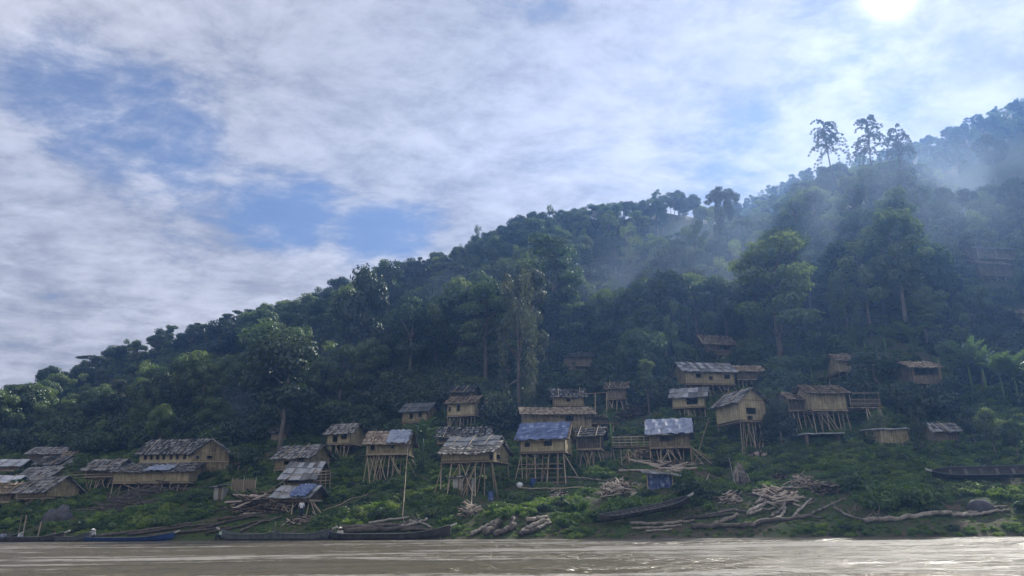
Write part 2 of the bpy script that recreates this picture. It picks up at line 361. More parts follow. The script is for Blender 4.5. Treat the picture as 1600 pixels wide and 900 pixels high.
def build_water():
    me = npmesh('river', [(-900, -300, 0), (900, -300, 0), (900, 460, 0), (-900, 460, 0)], [(0, 1, 2, 3)], MT['hull'])
    m = mat('muddy_river'); me.materials[0] = m; t = NT(m)
    co = t.n('ShaderNodeTexCoord').outputs['Object']
    wv = t.noise(co, .03, 2, .5)
    cw = t.n('ShaderNodeVectorMath', operation='ADD', ins={0: co, 1: t.n('ShaderNodeCombineXYZ', ins={1: t.m('MULTIPLY', wv, 9.0)}).outputs[0]}).outputs[0]
    band = t.noise(cw, 1, 5, .65, .4, (.03, .17, 1), )         # long calm and ruffled streaks
    band2 = t.noise(cw, 1, 5, .7, .3, (.06, .55, 1))
    chop = t.noise(co, 1, 3, .6, .3, (1.5, .75, 1)); dash = t.noise(cw, 1, 3, .6, .2, (.55, .9, 1))
    bsum = t.m('ADD', t.m('ADD', t.m('MULTIPLY', band, .5), t.m('MULTIPLY', band2, .3)), t.m('MULTIPLY', dash, .2))
    bm = t.n('ShaderNodeMapRange', ins={0: bsum, 1: .44, 2: .56}).outputs[0]
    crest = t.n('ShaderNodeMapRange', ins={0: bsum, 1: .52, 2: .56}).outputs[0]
    rip = t.noise(co, 1, 4, .62, .4, (1.1, 3.0, 1)); rip2 = t.noise(co, 1, 3, .6, .2, (.30, .7, 1)); fine = t.noise(co, 1, 3, .6, 0, (6, 12, 1))
    h = t.m('ADD', t.m('MULTIPLY', rip, t.m('ADD', t.m('ADD', t.m('MULTIPLY', bm, .65), t.m('MULTIPLY', crest, 1.3)), .14)), t.m('ADD', t.m('MULTIPLY', rip2, .34), t.m('MULTIPLY', fine, t.m('ADD', .01, t.m('MULTIPLY', bm, .07)))))
    h = t.m('ADD', h, t.m('MULTIPLY', chop, t.m('ADD', .14, t.m('MULTIPLY', bm, .28))))
    bp = t.n('ShaderNodeBump', ins={'Strength': 1.0, 'Distance': 1.0, 'Height': h})
    c = t.ramp(band2, [(.3, (.12, .10, .062)), (.7, (.17, .145, .095))])
    c = t.mix(t.m('MULTIPLY', crest, .8), c, (.50, .48, .43, 1))  # paler crest streaks paint sky and sun reflections into the base colour
    rg = t.m('ADD', .13, t.m('ADD', t.m('MULTIPLY', bm, .18), t.m('MULTIPLY', crest, .42)))
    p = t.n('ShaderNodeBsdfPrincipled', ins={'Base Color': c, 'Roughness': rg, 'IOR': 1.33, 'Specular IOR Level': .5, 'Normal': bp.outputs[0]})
    t.n('ShaderNodeOutputMaterial', ins={0: p.outputs[0]})
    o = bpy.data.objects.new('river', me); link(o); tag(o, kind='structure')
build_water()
def build_haze():
    b = MB(); b.box((-870, -290, -4.4), (870, 455, 225))
    m = mat('haze'); t = NT(m)
    v = t.n('ShaderNodeVolumePrincipled', ins={'Color': (.25, .48, 1.0, 1), 'Density': .00050, 'Anisotropy': .52})
    t.n('ShaderNodeOutputMaterial', ins={1: v.outputs[0]})
    o = b.build('haze', m); tag(o, kind='stuff')
HAZE = True
if HAZE: build_haze()

# ------------------------------------------------------------------ foliage meshes
def leaves(centers, radii, counts, size, seed, outw=1.25, flat=-.1, inner=.55, gap=0.0):
    r = np.random.default_rng(seed); Ps = []; Ns = []; Sz = []
    for (c, rr, n) in zip(centers, radii, counts):
        d = r.normal(size=(n, 3)); d /= np.linalg.norm(d, axis=1)[:, None]
        q = 1 - (1 - inner) * r.random(n) ** 1.7
        q *= 1 + .18 * np.sin(d[:, 0] * 5 + c[0] * 3) * np.sin(d[:, 1] * 6 + d[:, 2] * 5 + c[1])
        p = np.asarray(c) + d * q[:, None] * np.asarray(rr)
        nn = d * outw + r.normal(size=(n, 3)) * .45 + np.array([0, 0, .35 + flat])
        Ps.append(p); Ns.append(nn); Sz.append(size * (.6 + .8 * r.random(n)))
    Pn = np.concatenate(Ps); N = np.concatenate(Ns); s = np.concatenate(Sz)[:, None]
    N /= np.linalg.norm(N, axis=1)[:, None] + 1e-9
    T = np.cross(N, r.normal(size=N.shape)); T /= np.linalg.norm(T, axis=1)[:, None] + 1e-9
    B = np.cross(N, T)
    bend = N * s * .18
    a = Pn - T * s * .62; b = Pn + B * s * .34 + bend * .5; c = Pn + T * s * .62 - bend; d = Pn - B * s * .34 + bend * .5
    V = np.stack([a, b, c, d], 1).reshape(-1, 3)
    F = np.arange(len(V)).reshape(-1, 4)
    return V, F
def limb(mb, p0, p1, r0, r1, r, seg=5, sag=.3):
    p0 = Vector(p0); p1 = Vector(p1); pts = []; L = (p1 - p0).length
    for i in range(seg + 1):
        t = i / seg; p = p0.lerp(p1, t); k = math.sin(t * math.pi)
        pts.append(p + Vector((r.uniform(-1, 1), r.uniform(-1, 1), sag * .8)) * (k * L * .05))
    mb.tube(pts, [r0 + (r1 - r0) * i / seg for i in range(seg + 1)], 6)
TREES = {}   # kind -> list of (trunk mesh, crown mesh, height, radius)
def make_tree(kind, seed, lm='leaf', bark='bark'):
    r = random.Random(seed); C = []; Rr = []; K = []; mb = MB(); size = .34
    if kind == 'round':
        H = 12; cz = 7.6; A = 3.9; B = 3.7; n = 26; base = 3.4
        for i in range(n):
            th = r.uniform(0, 6.283); u = r.uniform(-.75, 1); q = math.sqrt(1 - u * u) * r.uniform(.45, 1)
            rr = r.uniform(.9, 1.75); C.append((A * q * math.cos(th) * .85, A * q * math.sin(th) * .85, cz + B * u * .85)); Rr.append((rr, rr, rr * .8)); K.append(int(170 * rr * rr))
    elif kind == 'tall':
        H = 17; base = 7.5; n = 26
        for i in range(n):
            z = r.uniform(6, 15.6); w = 3.0 * math.sin(max(.12, (z - 5) / 11.5) * math.pi) ** .6 + .3
            th = r.uniform(0, 6.283); q = w * r.uniform(.25, 1); rr = r.uniform(.75, 1.45)
            C.append((q * math.cos(th), q * math.sin(th), z)); Rr.append((rr, rr, rr * .85)); K.append(int(170 * rr * rr))
    elif kind == 'umbrella':
        H = 14; base = 8.5; n = 17
        for i in range(n):
            th = r.uniform(0, 6.283); q = 4.6 * math.sqrt(r.random()); z = 13.0 - q * q * .09 - r.choice((0, 0, 1.6)) * r.random()
            rr = r.uniform(1.0, 1.8); C.append((q * math.cos(th), q * math.sin(th), z)); Rr.append((rr, rr, rr * .26)); K.append(int(120 * rr * rr))
        size = .26
    elif kind == 'layer':
        H = 15; base = 5; n = 24
        for i in range(n):
            z = 5.5 + 9 * (i / n) + r.uniform(-.4, .4); w = 4.0 * (1 - .6 * (z - 5) / 10)
            th = r.uniform(0, 6.283); q = w * r.uniform(.35, 1); rr = r.uniform(.9, 1.7)
            C.append((q * math.cos(th), q * math.sin(th), z)); Rr.append((rr, rr, rr * .42)); K.append(int(140 * rr * rr))
        size = .30
    elif kind == 'ragged':
        H = 15; base = 5.5; n = 19
        for i in range(n):
            z = r.uniform(5.5, 14.2); th = r.uniform(0, 6.283); q = r.uniform(.4, 3.3) * (1 - .35 * abs(z - 10) / 5); rr = r.uniform(.7, 1.35)
            C.append((q * math.cos(th) + .8 * math.sin(z), q * math.sin(th), z)); Rr.append((rr * 1.05, rr, rr * .9)); K.append(int(150 * rr * rr))
        size = .32
    elif kind == 'vine':
        H = 16; base = 6; n = 30
        for i in range(n):
            z = r.uniform(2.5, 15); w = 3.3 * math.sin(max(.1, min(1, (z) / 17)) * math.pi) ** .5
            th = r.uniform(0, 6.283); q = w * r.uniform(.5, 1); rr = r.uniform(.55, 1.1)
            C.append((q * math.cos(th), q * math.sin(th), z)); Rr.append((rr, rr, rr * 1.7)); K.append(int(190 * rr * rr))
        size = .27
    elif kind == 'small':
        H = 5; base = 1.2; n = 14
        for i in range(n):
            th = r.uniform(0, 6.283); q = 1.9 * math.sqrt(r.random()); rr = r.uniform(.6, 1.05)
            C.append((q * math.cos(th), q * math.sin(th), r.uniform(1.3, 4.1) - q * .25)); Rr.append((rr, rr, rr * .8)); K.append(int(230 * rr * rr))
        size = .22
    V, F = leaves(C, Rr, K, size, seed)
    topz = max(c[2] for c in C) * .75
    pts = [(0, 0, -1.2)]; x = y = 0
    for i in range(1, 8):
        x += r.uniform(-.16, .16); y += r.uniform(-.16, .16); pts.append((x, y, topz * i / 7))
    r0 = .012 * H + .08
    mb.tube(pts, [r0 * (1.25 - .95 * i / 7) for i in range(8)], 8)
    for i in range(0, len(C), 1 if kind in ('umbrella', 'layer', 'ragged') else 2):
        c = C[i]; zz = max(base * .75, min(topz * .97, c[2] - r.uniform(1, 3.2) * H / 14))
        k = min(6, max(1, int(zz / topz * 7))); p0 = Vector(pts[k]); p0.z = zz
        limb(mb, p0, c, r0 * .38, r0 * .1, r)
    cm = npmesh('crown', V, F, MT[lm]); tm = mb.mesh('trunk', MT[bark], True)
    Rm = max(math.hypot(c[0], c[1]) + q[0] for c, q in zip(C, Rr)); Hm = max(c[2] + q[2] for c, q in zip(C, Rr))
    zb = min(c[2] - q[2] for c, q in zip(C, Rr))
    return dict(trunk=tm, crown=cm, H=Hm, R=Rm, zb=zb, kind=kind, lm=lm)
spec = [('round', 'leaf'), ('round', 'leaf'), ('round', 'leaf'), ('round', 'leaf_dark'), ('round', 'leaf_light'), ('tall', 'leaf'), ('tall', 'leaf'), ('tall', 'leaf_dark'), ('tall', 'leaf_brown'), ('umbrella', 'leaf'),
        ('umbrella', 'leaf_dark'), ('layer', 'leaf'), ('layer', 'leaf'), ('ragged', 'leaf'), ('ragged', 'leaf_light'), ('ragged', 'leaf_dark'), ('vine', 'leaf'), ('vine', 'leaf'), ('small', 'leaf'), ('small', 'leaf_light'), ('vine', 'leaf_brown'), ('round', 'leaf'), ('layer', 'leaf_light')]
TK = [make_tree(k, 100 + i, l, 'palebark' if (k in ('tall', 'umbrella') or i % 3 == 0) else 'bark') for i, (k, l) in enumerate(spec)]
def idx(kind, lm=None): return [i for i, s in enumerate(spec) if s[0] == kind and (lm is None or s[1] == lm)]
def put_tree(k, loc, sc, label, cat='tree', group=None, rz=None, name=None, sq=1.0, tilt=(0, 0)):
    T = TK[k]
    nm = name or {'round': 'broadleaf_tree', 'tall': 'tall_tree', 'umbrella': 'umbrella_tree', 'layer': 'layered_tree', 'ragged': 'ragged_tree', 'vine': 'vine_covered_tree', 'small': 'small_tree'}[T['kind']]
    e = empty(nm, loc, label, cat, group, rnd.uniform(0, 6.28) if rz is None else rz)
    e.scale = (sc * sq, sc * sq, sc); e.rotation_euler = (tilt[0], tilt[1], e.rotation_euler.z)
    for part in ('trunk', 'crown'): link(bpy.data.objects.new(part, T[part]), e)
    return e

# ------------------------------------------------------------------ huts
RECTS = []      # (px0, py0, px1, py1, Y) screen boxes to keep trees clear of
pole_me = {}
def pole_mesh(n, key='bamboo'):
    k = (n, key)
    if k not in pole_me:
        r = random.Random(n); mb = MB()
        pts = [(r.uniform(-.008, .008) * (0 < i < 5), r.uniform(-.008, .008) * (0 < i < 5), i / 5) for i in range(6)]
        mb.tube(pts, [1, 1.03, .97, .9, .86, .78], 6)
        pole_me[k] = mb.mesh('pole', MT[key], True)
    return pole_me[k]
def pole(name, parent, p0, p1, r=.05, key='bamboo', off=Vector((0, 0, 0))):
    """a straight-ish pole from p0 to p1 (world) as a child of parent at off"""
    p0 = Vector(p0); p1 = Vector(p1); d = p1 - p0; L = d.length
    o = bpy.data.objects.new(name, pole_mesh(rnd.randrange(5), key)); link(o, parent)
    m = d.to_track_quat('Z', 'Y').to_matrix().to_4x4()
    o.matrix_local = Matrix.Translation(p0 - off) @ m @ Matrix.Rotation(rnd.uniform(0, 6), 4, 'Z') @ Matrix.Diagonal((r, r, L, 1))
    return o
def wall_panel(mb, fr, w, h, holes, t=.06, gable=0):
    """panel in local x (0..w), z (0..h); fr maps (x, y, z) -> world. y=0 outside, y=t inside"""
    xs = sorted({0, w} | {q for a in holes for q in (a[0], a[2])}); zs = sorted({0, h} | {q for a in holes for q in (a[1], a[3])})
    for i in range(len(xs) - 1):
        for j in range(len(zs) - 1):
            cx = (xs[i] + xs[i + 1]) / 2; cz = (zs[j] + zs[j + 1]) / 2
            if any(a[0] < cx < a[2] and a[1] < cz < a[3] for a in holes): continue
            q = [(xs[i], zs[j]), (xs[i + 1], zs[j]), (xs[i + 1], zs[j + 1]), (xs[i], zs[j + 1])]
            mb.quad(*[fr((x, 0, z)) for x, z in q], uv=q)
            mb.quad(*[fr((x, t, z)) for x, z in q[::-1]], uv=q[::-1])
    for (x0, z0, x1, z1) in holes:
        for (a, b) in (((x0, z0), (x1, z0)), ((x1, z0), (x1, z1)), ((x1, z1), (x0, z1)), ((x0, z1), (x0, z0))):
            mb.quad(fr((a[0], 0, a[1])), fr((b[0], 0, b[1])), fr((b[0], t, b[1])), fr((a[0], t, a[1])))
    if gable > 0:
        mb.quad(fr((0, 0, h)), fr((w, 0, h)), fr((w / 2 + .01, 0, h + gable)), fr((w / 2 - .01, 0, h + gable)), uv=[(0, h), (w, h), (w / 2, h + gable), (w / 2, h + gable)])
        mb.quad(fr((w, t, h)), fr((0, t, h)), fr((w / 2 - .01, t, h + gable)), fr((w / 2 + .01, t, h + gable)), uv=[(w, h), (0, h), (w / 2, h + gable), (w / 2, h + gable)])
def roof_slope(mb, o, a, s, style, r, th=.07):
    """courses of overlapping strips: o eave corner, a along, s up-slope"""
    o = Vector(o); a = Vector(a); s = Vector(s); L = a.length; SL = s.length; an = a / L; sn = s / SL; up = an.cross(sn)
    if up.z < 0: up = -up
    n = max(2, int(SL / (.55 if 'thatch' in style else .95))); m = max(4, int(L / (.22 if 'thatch' in style else .55)))
    jit = {'thatch': .065, 'thatchb': .065, 'palethatch': .2, 'boards': .05, 'slate': .05, 'tin': .02}[style]
    wav = [r.uniform(-1, 1) * .05 for _ in range(m + 1)]
    for i in range(n):
        l0 = SL * i / n; l1 = min(SL, SL * (i + 1) / n + .12)
        prev = None
        for j in range(m):
            x0 = L * j / m; x1 = L * (j + 1) / m + .01
            d = -abs(r.gauss(0, jit)); lift = th + r.uniform(0, .035 if jit > .1 else .02)
            sa = .12 * math.sin(j / m * math.pi) * -1 * (.3 if jit < .1 else 1)   # ridge sag
            e0 = r.uniform(-.1, .05) if j == 0 else 0; e1 = r.uniform(-.05, .1) if j == m - 1 else 0
            p00 = o + an * (x0 + e0) + sn * (l0 + d) + up * (lift + wav[j] + sa); p10 = o + an * (x1 + e1) + sn * (l0 + d + r.uniform(-.03, .03)) + up * (lift + wav[j + 1] + sa)
            p11 = o + an * (x1 + e1) + sn * l1 + up * (.015 + wav[j + 1] + sa); p01 = o + an * (x0 + e0) + sn * l1 + up * (.015 + wav[j] + sa)
            mb.quad(p00, p10, p11, p01)
            dn = up * -(th + .03)
            mb.quad(p00 + dn, p10 + dn, p10, p00)
            mb.quad(p01 + dn, p11 + dn, p10 + dn, p00 + dn)
            mb.quad(p00, p01, p01 + dn, p00 + dn); mb.quad(p10, p11, p11 + dn, p10 + dn)
def tarp_slope(mb, o, a, s, r, u0, u1, v0=-.05, v1=1.0):
    o = Vector(o); a = Vector(a); s = Vector(s); up = a.normalized().cross(s.normalized())
    if up.z < 0: up = -up
    n, m = 14, 8; G_ = []
    for j in range(m + 1):
        row = []
        for i in range(n + 1):
            u = u0 + (u1 - u0) * i / n; v = v0 + (v1 - v0) * j / m
            if i in (0, n): u += r.uniform(-.012, .012)
            if j == 0: v += r.uniform(-.05, .02)
            row.append(o + a * u + s * v + up * (.20 + .05 * math.sin(i * 1.9 + j * .6) + r.uniform(-.03, .03)))
        G_.append(row)
    for j in range(m):
        for i in range(n): mb.quad(G_[j][i], G_[j][i + 1], G_[j + 1][i + 1], G_[j + 1][i])
def block(root, px0, px1, yt, yb, Y, depth=3.4, yaw=0, roof='thatch', kind='gable', rise=None, over=.45, wins=(), wall='wall', tarp=None, side_over=.45, no_wall=False, sidewins=(), poles=2, open_right=False, tmat='tarp'):
    """one storey / wing: front face spans px0..px1, yt..yb at depth Y"""
    off = root.location.copy(); ps = R(yaw); r = random.Random(int(px0 * 7 + yt))
    a = at(px0, yb, Y); b = at(px1, yb, Y); w = (b.x - a.x) / math.cos(ps); z0 = (a.z + b.z) / 2; h = at((px0 + px1) / 2, yt, Y).z - z0
    cx = (a.x + b.x) / 2; X = Vector((math.cos(ps), math.sin(ps), 0)); Yv = Vector((-math.sin(ps), math.cos(ps), 0)); Z = Vector((0, 0, 1))
    O = Vector((cx, Y, z0)) - X * (w / 2) - off
    rise = rise if rise is not None else depth * .30
    fr = lambda p: O + X * p[0] + Yv * p[1] + Z * p[2]
    if not no_wall:
        mb = MB()
        hs = [(u * w, v * h, min(w - .05, (u + du * 1.2) * w), min(h - .04, (v + dv * 1.12) * h)) for (u, v, du, dv) in wins]
        gf = rise if kind == 'gable_front' else 0; gs = rise if kind == 'gable' else 0
        wall_panel(mb, lambda p: fr((p[0], p[1], p[2])), w, h, hs, gable=gf)
        wall_panel(mb, lambda p: fr((w - p[0], depth - p[1], p[2])), w, h, [], gable=gf)
        hs2 = [(u * depth, v * h, (u + du) * depth, (v + dv) * h) for (u, v, du, dv) in sidewins]
        if not open_right: wall_panel(mb, lambda p: fr((w - p[1], .06 + p[0] * (depth - .12) / depth, p[2])), depth, h, hs2, gable=gs)
        wall_panel(mb, lambda p: fr((p[1], depth - .06 - p[0] * (depth - .12) / depth, p[2])), depth, h, [], gable=gs)
        if kind == 'shed':
            for x in (0.02, w - .02): mb.quad(fr((x, 0, h)), fr((x, depth, h)), fr((x, depth, h + rise)), fr((x, .01, h + .01)), uv=[(0, 0), (depth, 0), (depth, rise), (0, 0)])
        wo_ = mb.build('wall', MT[wall], root)
        fb = MB()
        for x in [0, w] + ([w * .5] if w > 4 and not wins else []): fb.box((x - .05, -.035, -.1), (x + .05, -.003, h - .01), fr)
        fb.box((-.05, -.07, -.16), (w + .05, -.036, -.02), fr); fb.box((w + .003, -.05, -.16), (w + .06, depth + .05, -.04), fr)
        fb.box((.06, -.045, h * .97 - .04), (w - .06, -.004, h * .97 + .02), fr)
        fb.build('wall_frame', MT['bamboo'], root)
        for (x0, q0, x1, q1) in hs:
            wb = MB(); t = .05
            wb.box((x0 - t, -.05, q0 - t), (x1 + t, -.004, q0), fr); wb.box((x0 - t, -.05, q1), (x1 + t, -.004, q1 + t), fr)
            wb.box((x0 - t, -.048, q0), (x0, -.004, q1), fr); wb.box((x1, -.048, q0), (x1 + t, -.004, q1), fr)
            wb.build('window_frame', MT['walldark'], wo_)
    fl = MB(); fl.box((-.12, -.15, -.22), (w + .12, depth + .1, -.165), fr)
    for k in range(int(w / 1.2) + 1): fl.box((k * 1.2, -.2, -.34), (k * 1.2 + .09, depth, -.225), fr)
    fl.build('floor', MT['bamboo'], root)
    rb = MB(); ov = over; so = side_over; sl = []
    if kind == 'gable':
        dr = rise / (depth / 2) * ov
        sl = [(fr((-so, -ov, h - dr)), X * (w + 2 * so), Yv * (depth / 2 + ov) + Z * (rise + dr)), (fr((w + so, depth + ov, h - dr)), X * -(w + 2 * so), Yv * -(depth / 2 + ov) + Z * (rise + dr))]
    elif kind == 'shed':
        dr = rise / depth * ov
        sl = [(fr((-so, -ov, h - dr + .02)), X * (w + 2 * so), Yv * (depth + 2 * ov) + Z * (rise + 2 * dr))]
    elif kind == 'shed_left':
        sl = [(fr((-so, -ov, h)), Yv * (depth + 2 * ov), X * (w + 2 * so) + Z * rise)]
    elif kind == 'gable_front':
        dr = rise / (w / 2) * so
        sl = [(fr((-so, -ov, h - dr)), Yv * (depth + 2 * ov), X * (w / 2 + so) + Z * (rise + dr)), (fr((w + so, -ov, h - dr)), Yv * (depth + 2 * ov), X * -(w / 2 + so) + Z * (rise + dr))]
    if sl:
        for q in sl: roof_slope(rb, *q, roof, r)
        ro = rb.build('roof', MT[roof], root)
        q = sl[0]
        up = q[1].normalized().cross(q[2].normalized()); up = up if up.z > 0 else -up
        for k in range(poles):
            u = (k + .5) / poles + r.uniform(-.1, .1)
            pole('roof_pole', ro, q[0] + q[1] * u + up * .16 + q[2] * -.06, q[0] + q[1] * (u + r.uniform(-.06, .06)) + up * .14 + q[2] * 1.03, .035)
        if tarp:
            tb = MB()
            for (u0, u1, v0, v1) in tarp: tarp_slope(tb, *sl[0], r, u0, u1, v0, v1)
            tb.build('tarpaulin', MT[tmat], ro, smooth=True)
    xs = [px0, px1]; RECTS.append((min(xs) - 8, yt - 18, max(xs) + 12, yb + 3, Y))
    return dict(O=O + off, X=X, Y=Yv, w=w, d=depth, h=h, off=off)
def stilts(root, B, nx=6, ny=2, r=.055, lean=.25, brace=3, drop=0, front_low=None):
    rr = random.Random(int(B['O'].x * 10)); off = root.location
    for j in range(ny):
        for i in range(nx):
            x = B['w'] * (i + .02) / (nx - 1) * .98 + rr.uniform(-.1, .1); y = B['d'] * j / max(1, ny - 1) * .95 + .05
            top = B['O'] + B['X'] * x + B['Y'] * y + Vector((0, 0, -.3))
            ft = top + Vector((rr.gauss(0, lean), rr.gauss(0, lean) - (.5 if j == 0 else 0), 0)); ft.z = tz(ft.x, ft.y) - .3
            if ft.z < top.z - .2: pole('stilt', root, ft - off, top - off, r * rr.uniform(.8, 1.25))
    for k in range(brace):
        u0 = rr.uniform(0, .8); u1 = min(1, max(0, u0 + rr.choice((-1, 1)) * rr.uniform(.2, .4)))
        top = B['O'] + B['X'] * (B['w'] * u0) + Vector((0, 0, -.3)); ft = B['O'] + B['X'] * (B['w'] * u1); ft = ft + Vector((0, -.3, 0)); ft.z = tz(ft.x, ft.y) - .2
        if ft.z < top.z - .2: pole('brace', root, ft - off, top - off, r * .85)
def splay(root, B, items, r=.05):
    """extra slanting props: (u at floor, foot px, foot py)"""
    off = root.location
    for (u, fx, fy) in items:
        top = B['O'] + B['X'] * (B['w'] * u) + Vector((0, 0, -.25)); ft = at(fx, fy, B['O'].y - .8); g = tz(ft.x, ft.y)
        ft.z = g - .2
        pole('brace', root, ft - off, top - off, r)
def rails(root, B, x0, x1, n=3, gap=.3, z0=-.2, y=-.1):
    for k in range(n):
        p = B['O'] + B['X'] * x0 + B['Y'] * y + Vector((0, 0, z0 + k * gap)); q = B['O'] + B['X'] * x1 + B['Y'] * y + Vector((0, 0, z0 + k * gap + .04))
        pole('rail', root, p - root.location, q - root.location, .035)
GV = 'bamboo stilt houses of the riverside village'
def house(px, yg, label, cat='stilt house', name='stilt_house', group=GV):
    g = hit(px, yg); return empty(name, g, label, cat, group), g.y

W2 = lambda *a: [(u, .38, .09, .34) for u in a]
# --- far left cluster
h, Y = house(66, 728, 'brown walled hut with a thin grey roof, highest of the far left huts')
B = block(h, 43, 93, 707, 721, Y, 3.6, 0, 'thatch', wins=(), wall='walldark', rise=.9); stilts(h, B, 5)
h, Y = house(72, 738, 'low hut with one small window below the highest far left hut')
B = block(h, 52, 95, 723, 733, Y, 3.2, -12, 'thatch', wins=W2(.35), rise=1.0); stilts(h, B, 5)
h, Y = house(105, 728, 'tiny yellowish hut tucked against the trees at the far left cluster', 'hut', 'bamboo_hut')
B = block(h, 100, 111, 711, 723, Y, 2.2, 0, 'thatchb', rise=.6, wins=[(.3, .3, .3, .5)], poles=1); stilts(h, B, 3)
h, Y = house(90, 741, 'open shelter under a pale blue grey sheet roof between the far left huts', 'shelter', 'shelter')
B = block(h, 74, 102, 727, 734, Y, 2.6, -8, 'boards', wall='walldark', rise=.9, poles=2); stilts(h, B, 4)
h, Y = house(48, 757, 'thatched hut with a wide double layered roof in the middle of the far left cluster')
B = block(h, 24, 76, 745, 753, Y, 3.8, -10, 'thatch', rise=1.25, over=.6, wall='walldark'); stilts(h, B, 5)
h, Y = house(62, 786, 'lowest thatched hut near the left edge, a green cloth on its wall')
B = block(h, 22, 78, 764, 776, Y, 3.8, -22, 'thatch', rise=1.35, over=.6, wins=()); stilts(h, B, 7, 2, .045)
cb = MB(); p = at(66, 765, Y - .25); q = at(70, 774, Y - .25); off = h.location
for i in range(4):
    x0 = p.x + (q.x - p.x) * i / 4 - off.x; x1 = p.x + (q.x - p.x) * (i + 1) / 4 - off.x; dy = .05 * (-1) ** i
    cb.quad((x0, p.y - off.y + dy, q.z - off.z), (x1, p.y - off.y - dy, q.z - off.z), (x1, p.y - off.y - dy, p.z - off.z), (x0, p.y - off.y + dy, p.z - off.z))
cl = cb.build('hanging_cloth', MT['cloth_green']); cl.location = off; tag(cl, 'green cloth hanging on the wall of the lowest thatched hut at the left', 'cloth')
h, Y = house(4, 793, 'hut cut by the left edge of the view, just above the moored boats')
B = block(h, -22, 15, 768, 783, Y, 3.4, 0, 'thatchb', rise=1.0, wall='walldark'); stilts(h, B, 5)
h, Y = house(8, 764, 'low shelter with a pale worn metal roof at the left edge', 'shelter', 'shelter')
B = block(h, -14, 18, 754, 762, Y, 3.0, 0, 'tin', rise=.9, wall='walldark', poles=2); stilts(h, B, 4)
h, Y = house(10, 742, 'small hut with a whitish sheet roof half hidden by trees at the far left', 'hut', 'bamboo_hut')
B = block(h, -8, 28, 726, 734, Y, 3.0, 0, 'tin', rise=.8, wall='walldark', poles=2); stilts(h, B, 4)
# --- hut 7 and the long house
h, Y = house(155, 764, 'dark long low hut on short stilts just left of the big long house')
B = block(h, 132, 178, 731, 743, Y, 3.6, -8, 'thatch', rise=1.1, wall='walldark', wins=W2(.3)); stilts(h, B, 8, 2, .045); rails(h, B, -2, B['w'], 3)
h, Y = house(290, 752, 'big two storey long house with a grey roof and a row of square windows', 'long house', 'long_house', None)
B = block(h, 215, 300, 706, 730, Y + 1.5, 5.0, -6, 'thatch', rise=1.7, wins=[(u, .52, .035, .22) for u in (.08, .20, .32, .44, .58, .70, .84)], side_over=.6)
B2 = block(h, 300, 352, 706, 746, Y + 1.2, 5.6, 12, 'thatch', kind='gable_front', rise=1.5, wins=[(.16, .06, .03, .22), (.47, .07, .03, .20), (.40, .73, .12, .1), (.10, .72, .06, .11)], side_over=.5)
b3 = MB(); fr = lambda p: (B2['O'] - h.location) + B2['X'] * p[0] + B2['Y'] * p[1] + Vector((0, 0, p[2])); b3.box((-.1, -.12, B2['h'] * .60), (B2['w'] + .1, -.04, B2['h'] * .63), fr); b3.build('floor_beam', MT['bamboo'], h)
stilts(h, B, 8, 2); 
h, Y = house(232, 764, 'lower lean-to house with a blue patched sloping roof against the long house', 'house', 'lean_to_house', None)
B = block(h, 180, 292, 736, 752, Y, 4.0, 6, 'thatch', kind='shed', rise=1.05, wins=(), tarp=[(.42, .72, 0, .55)], tmat='tarp_pale', over=.5)
stilts(h, B, 10, 2, .05)
h, Y = house(362, 735, 'dark shed wing at the right end of the long house under the trees', 'shed', 'shed')
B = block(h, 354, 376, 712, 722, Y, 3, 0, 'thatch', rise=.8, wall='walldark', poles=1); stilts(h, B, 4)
# --- 425-520 cluster
h, Y = house(470, 744, 'bamboo hut with a mossy grey roof and two dark windows behind the blue roofed shack')
B = block(h, 427, 486, 712, 731, Y, 4.2, -16, 'thatch', rise=1.3, wins=[(.26, .30, .11, .2), (.66, .36, .13, .36)], over=.55); stilts(h, B, 6)
h, Y = house(468, 772, 'shack with a slanting grey roof and an open pole frame beside it')
B = block(h, 443, 491, 742, 757, Y, 3.4, -10, 'boards', rise=1.4, wall='walldark', wins=[(.12, .2, .35, .4)], over=.6); stilts(h, B, 6); rails(h, B, B['w'], B['w'] + 1.7, 5, .3, 0)
for k in range(4): 
    p = B['O'] + B['X'] * (B['w'] + .25 + k * .5); f = p.copy(); f.z = tz(p.x, p.y) - .1; p.z += 1.4; pole('frame_post', h, f - h.location, p - h.location, .04)
h, Y = house(460, 800, 'low shack with a steep blue and grey striped roof, closest to the water there')
B = block(h, 431, 485, 771, 780, Y, 2.6, -14, 'boards', kind='gable', rise=.75, over=.7, tarp=[(.48, .92, 0, .95)], wall='walldark'); stilts(h, B, 5)
splay(h, B, [(1.05, 493, 806), (1.12, 505, 804), (1.05, 505, 808)])
h, Y = house(436, 692, 'weathered wooden hut corner showing between dark trees above the mossy roofed hut', 'hut', 'bamboo_hut')
B = block(h, 424, 446, 674, 688, Y, 3, 0, 'thatch', rise=.8, poles=1, wall='walldark'); stilts(h, B, 3)
h, Y = house(470, 703, 'flat shed roof just behind the mossy roofed hut', 'shed', 'shed')
B = block(h, 453, 486, 696, 703, Y + 1, 3, 0, 'boards', rise=.7, wall='walldark', poles=1)
h, Y = house(538, 716, 'small yellow hut with a slanted grey roof and two window openings among dark trees')
B = block(h, 510, 548, 675, 692, Y, 3.8, -14, 'thatch', rise=1.2, wins=[(.25, .12, .15, .6), (.62, .35, .18, .4)]); stilts(h, B, 6)
h, Y = house(605, 752, 'stilt house with half brown, half blue roof on a fan of tall thin poles')
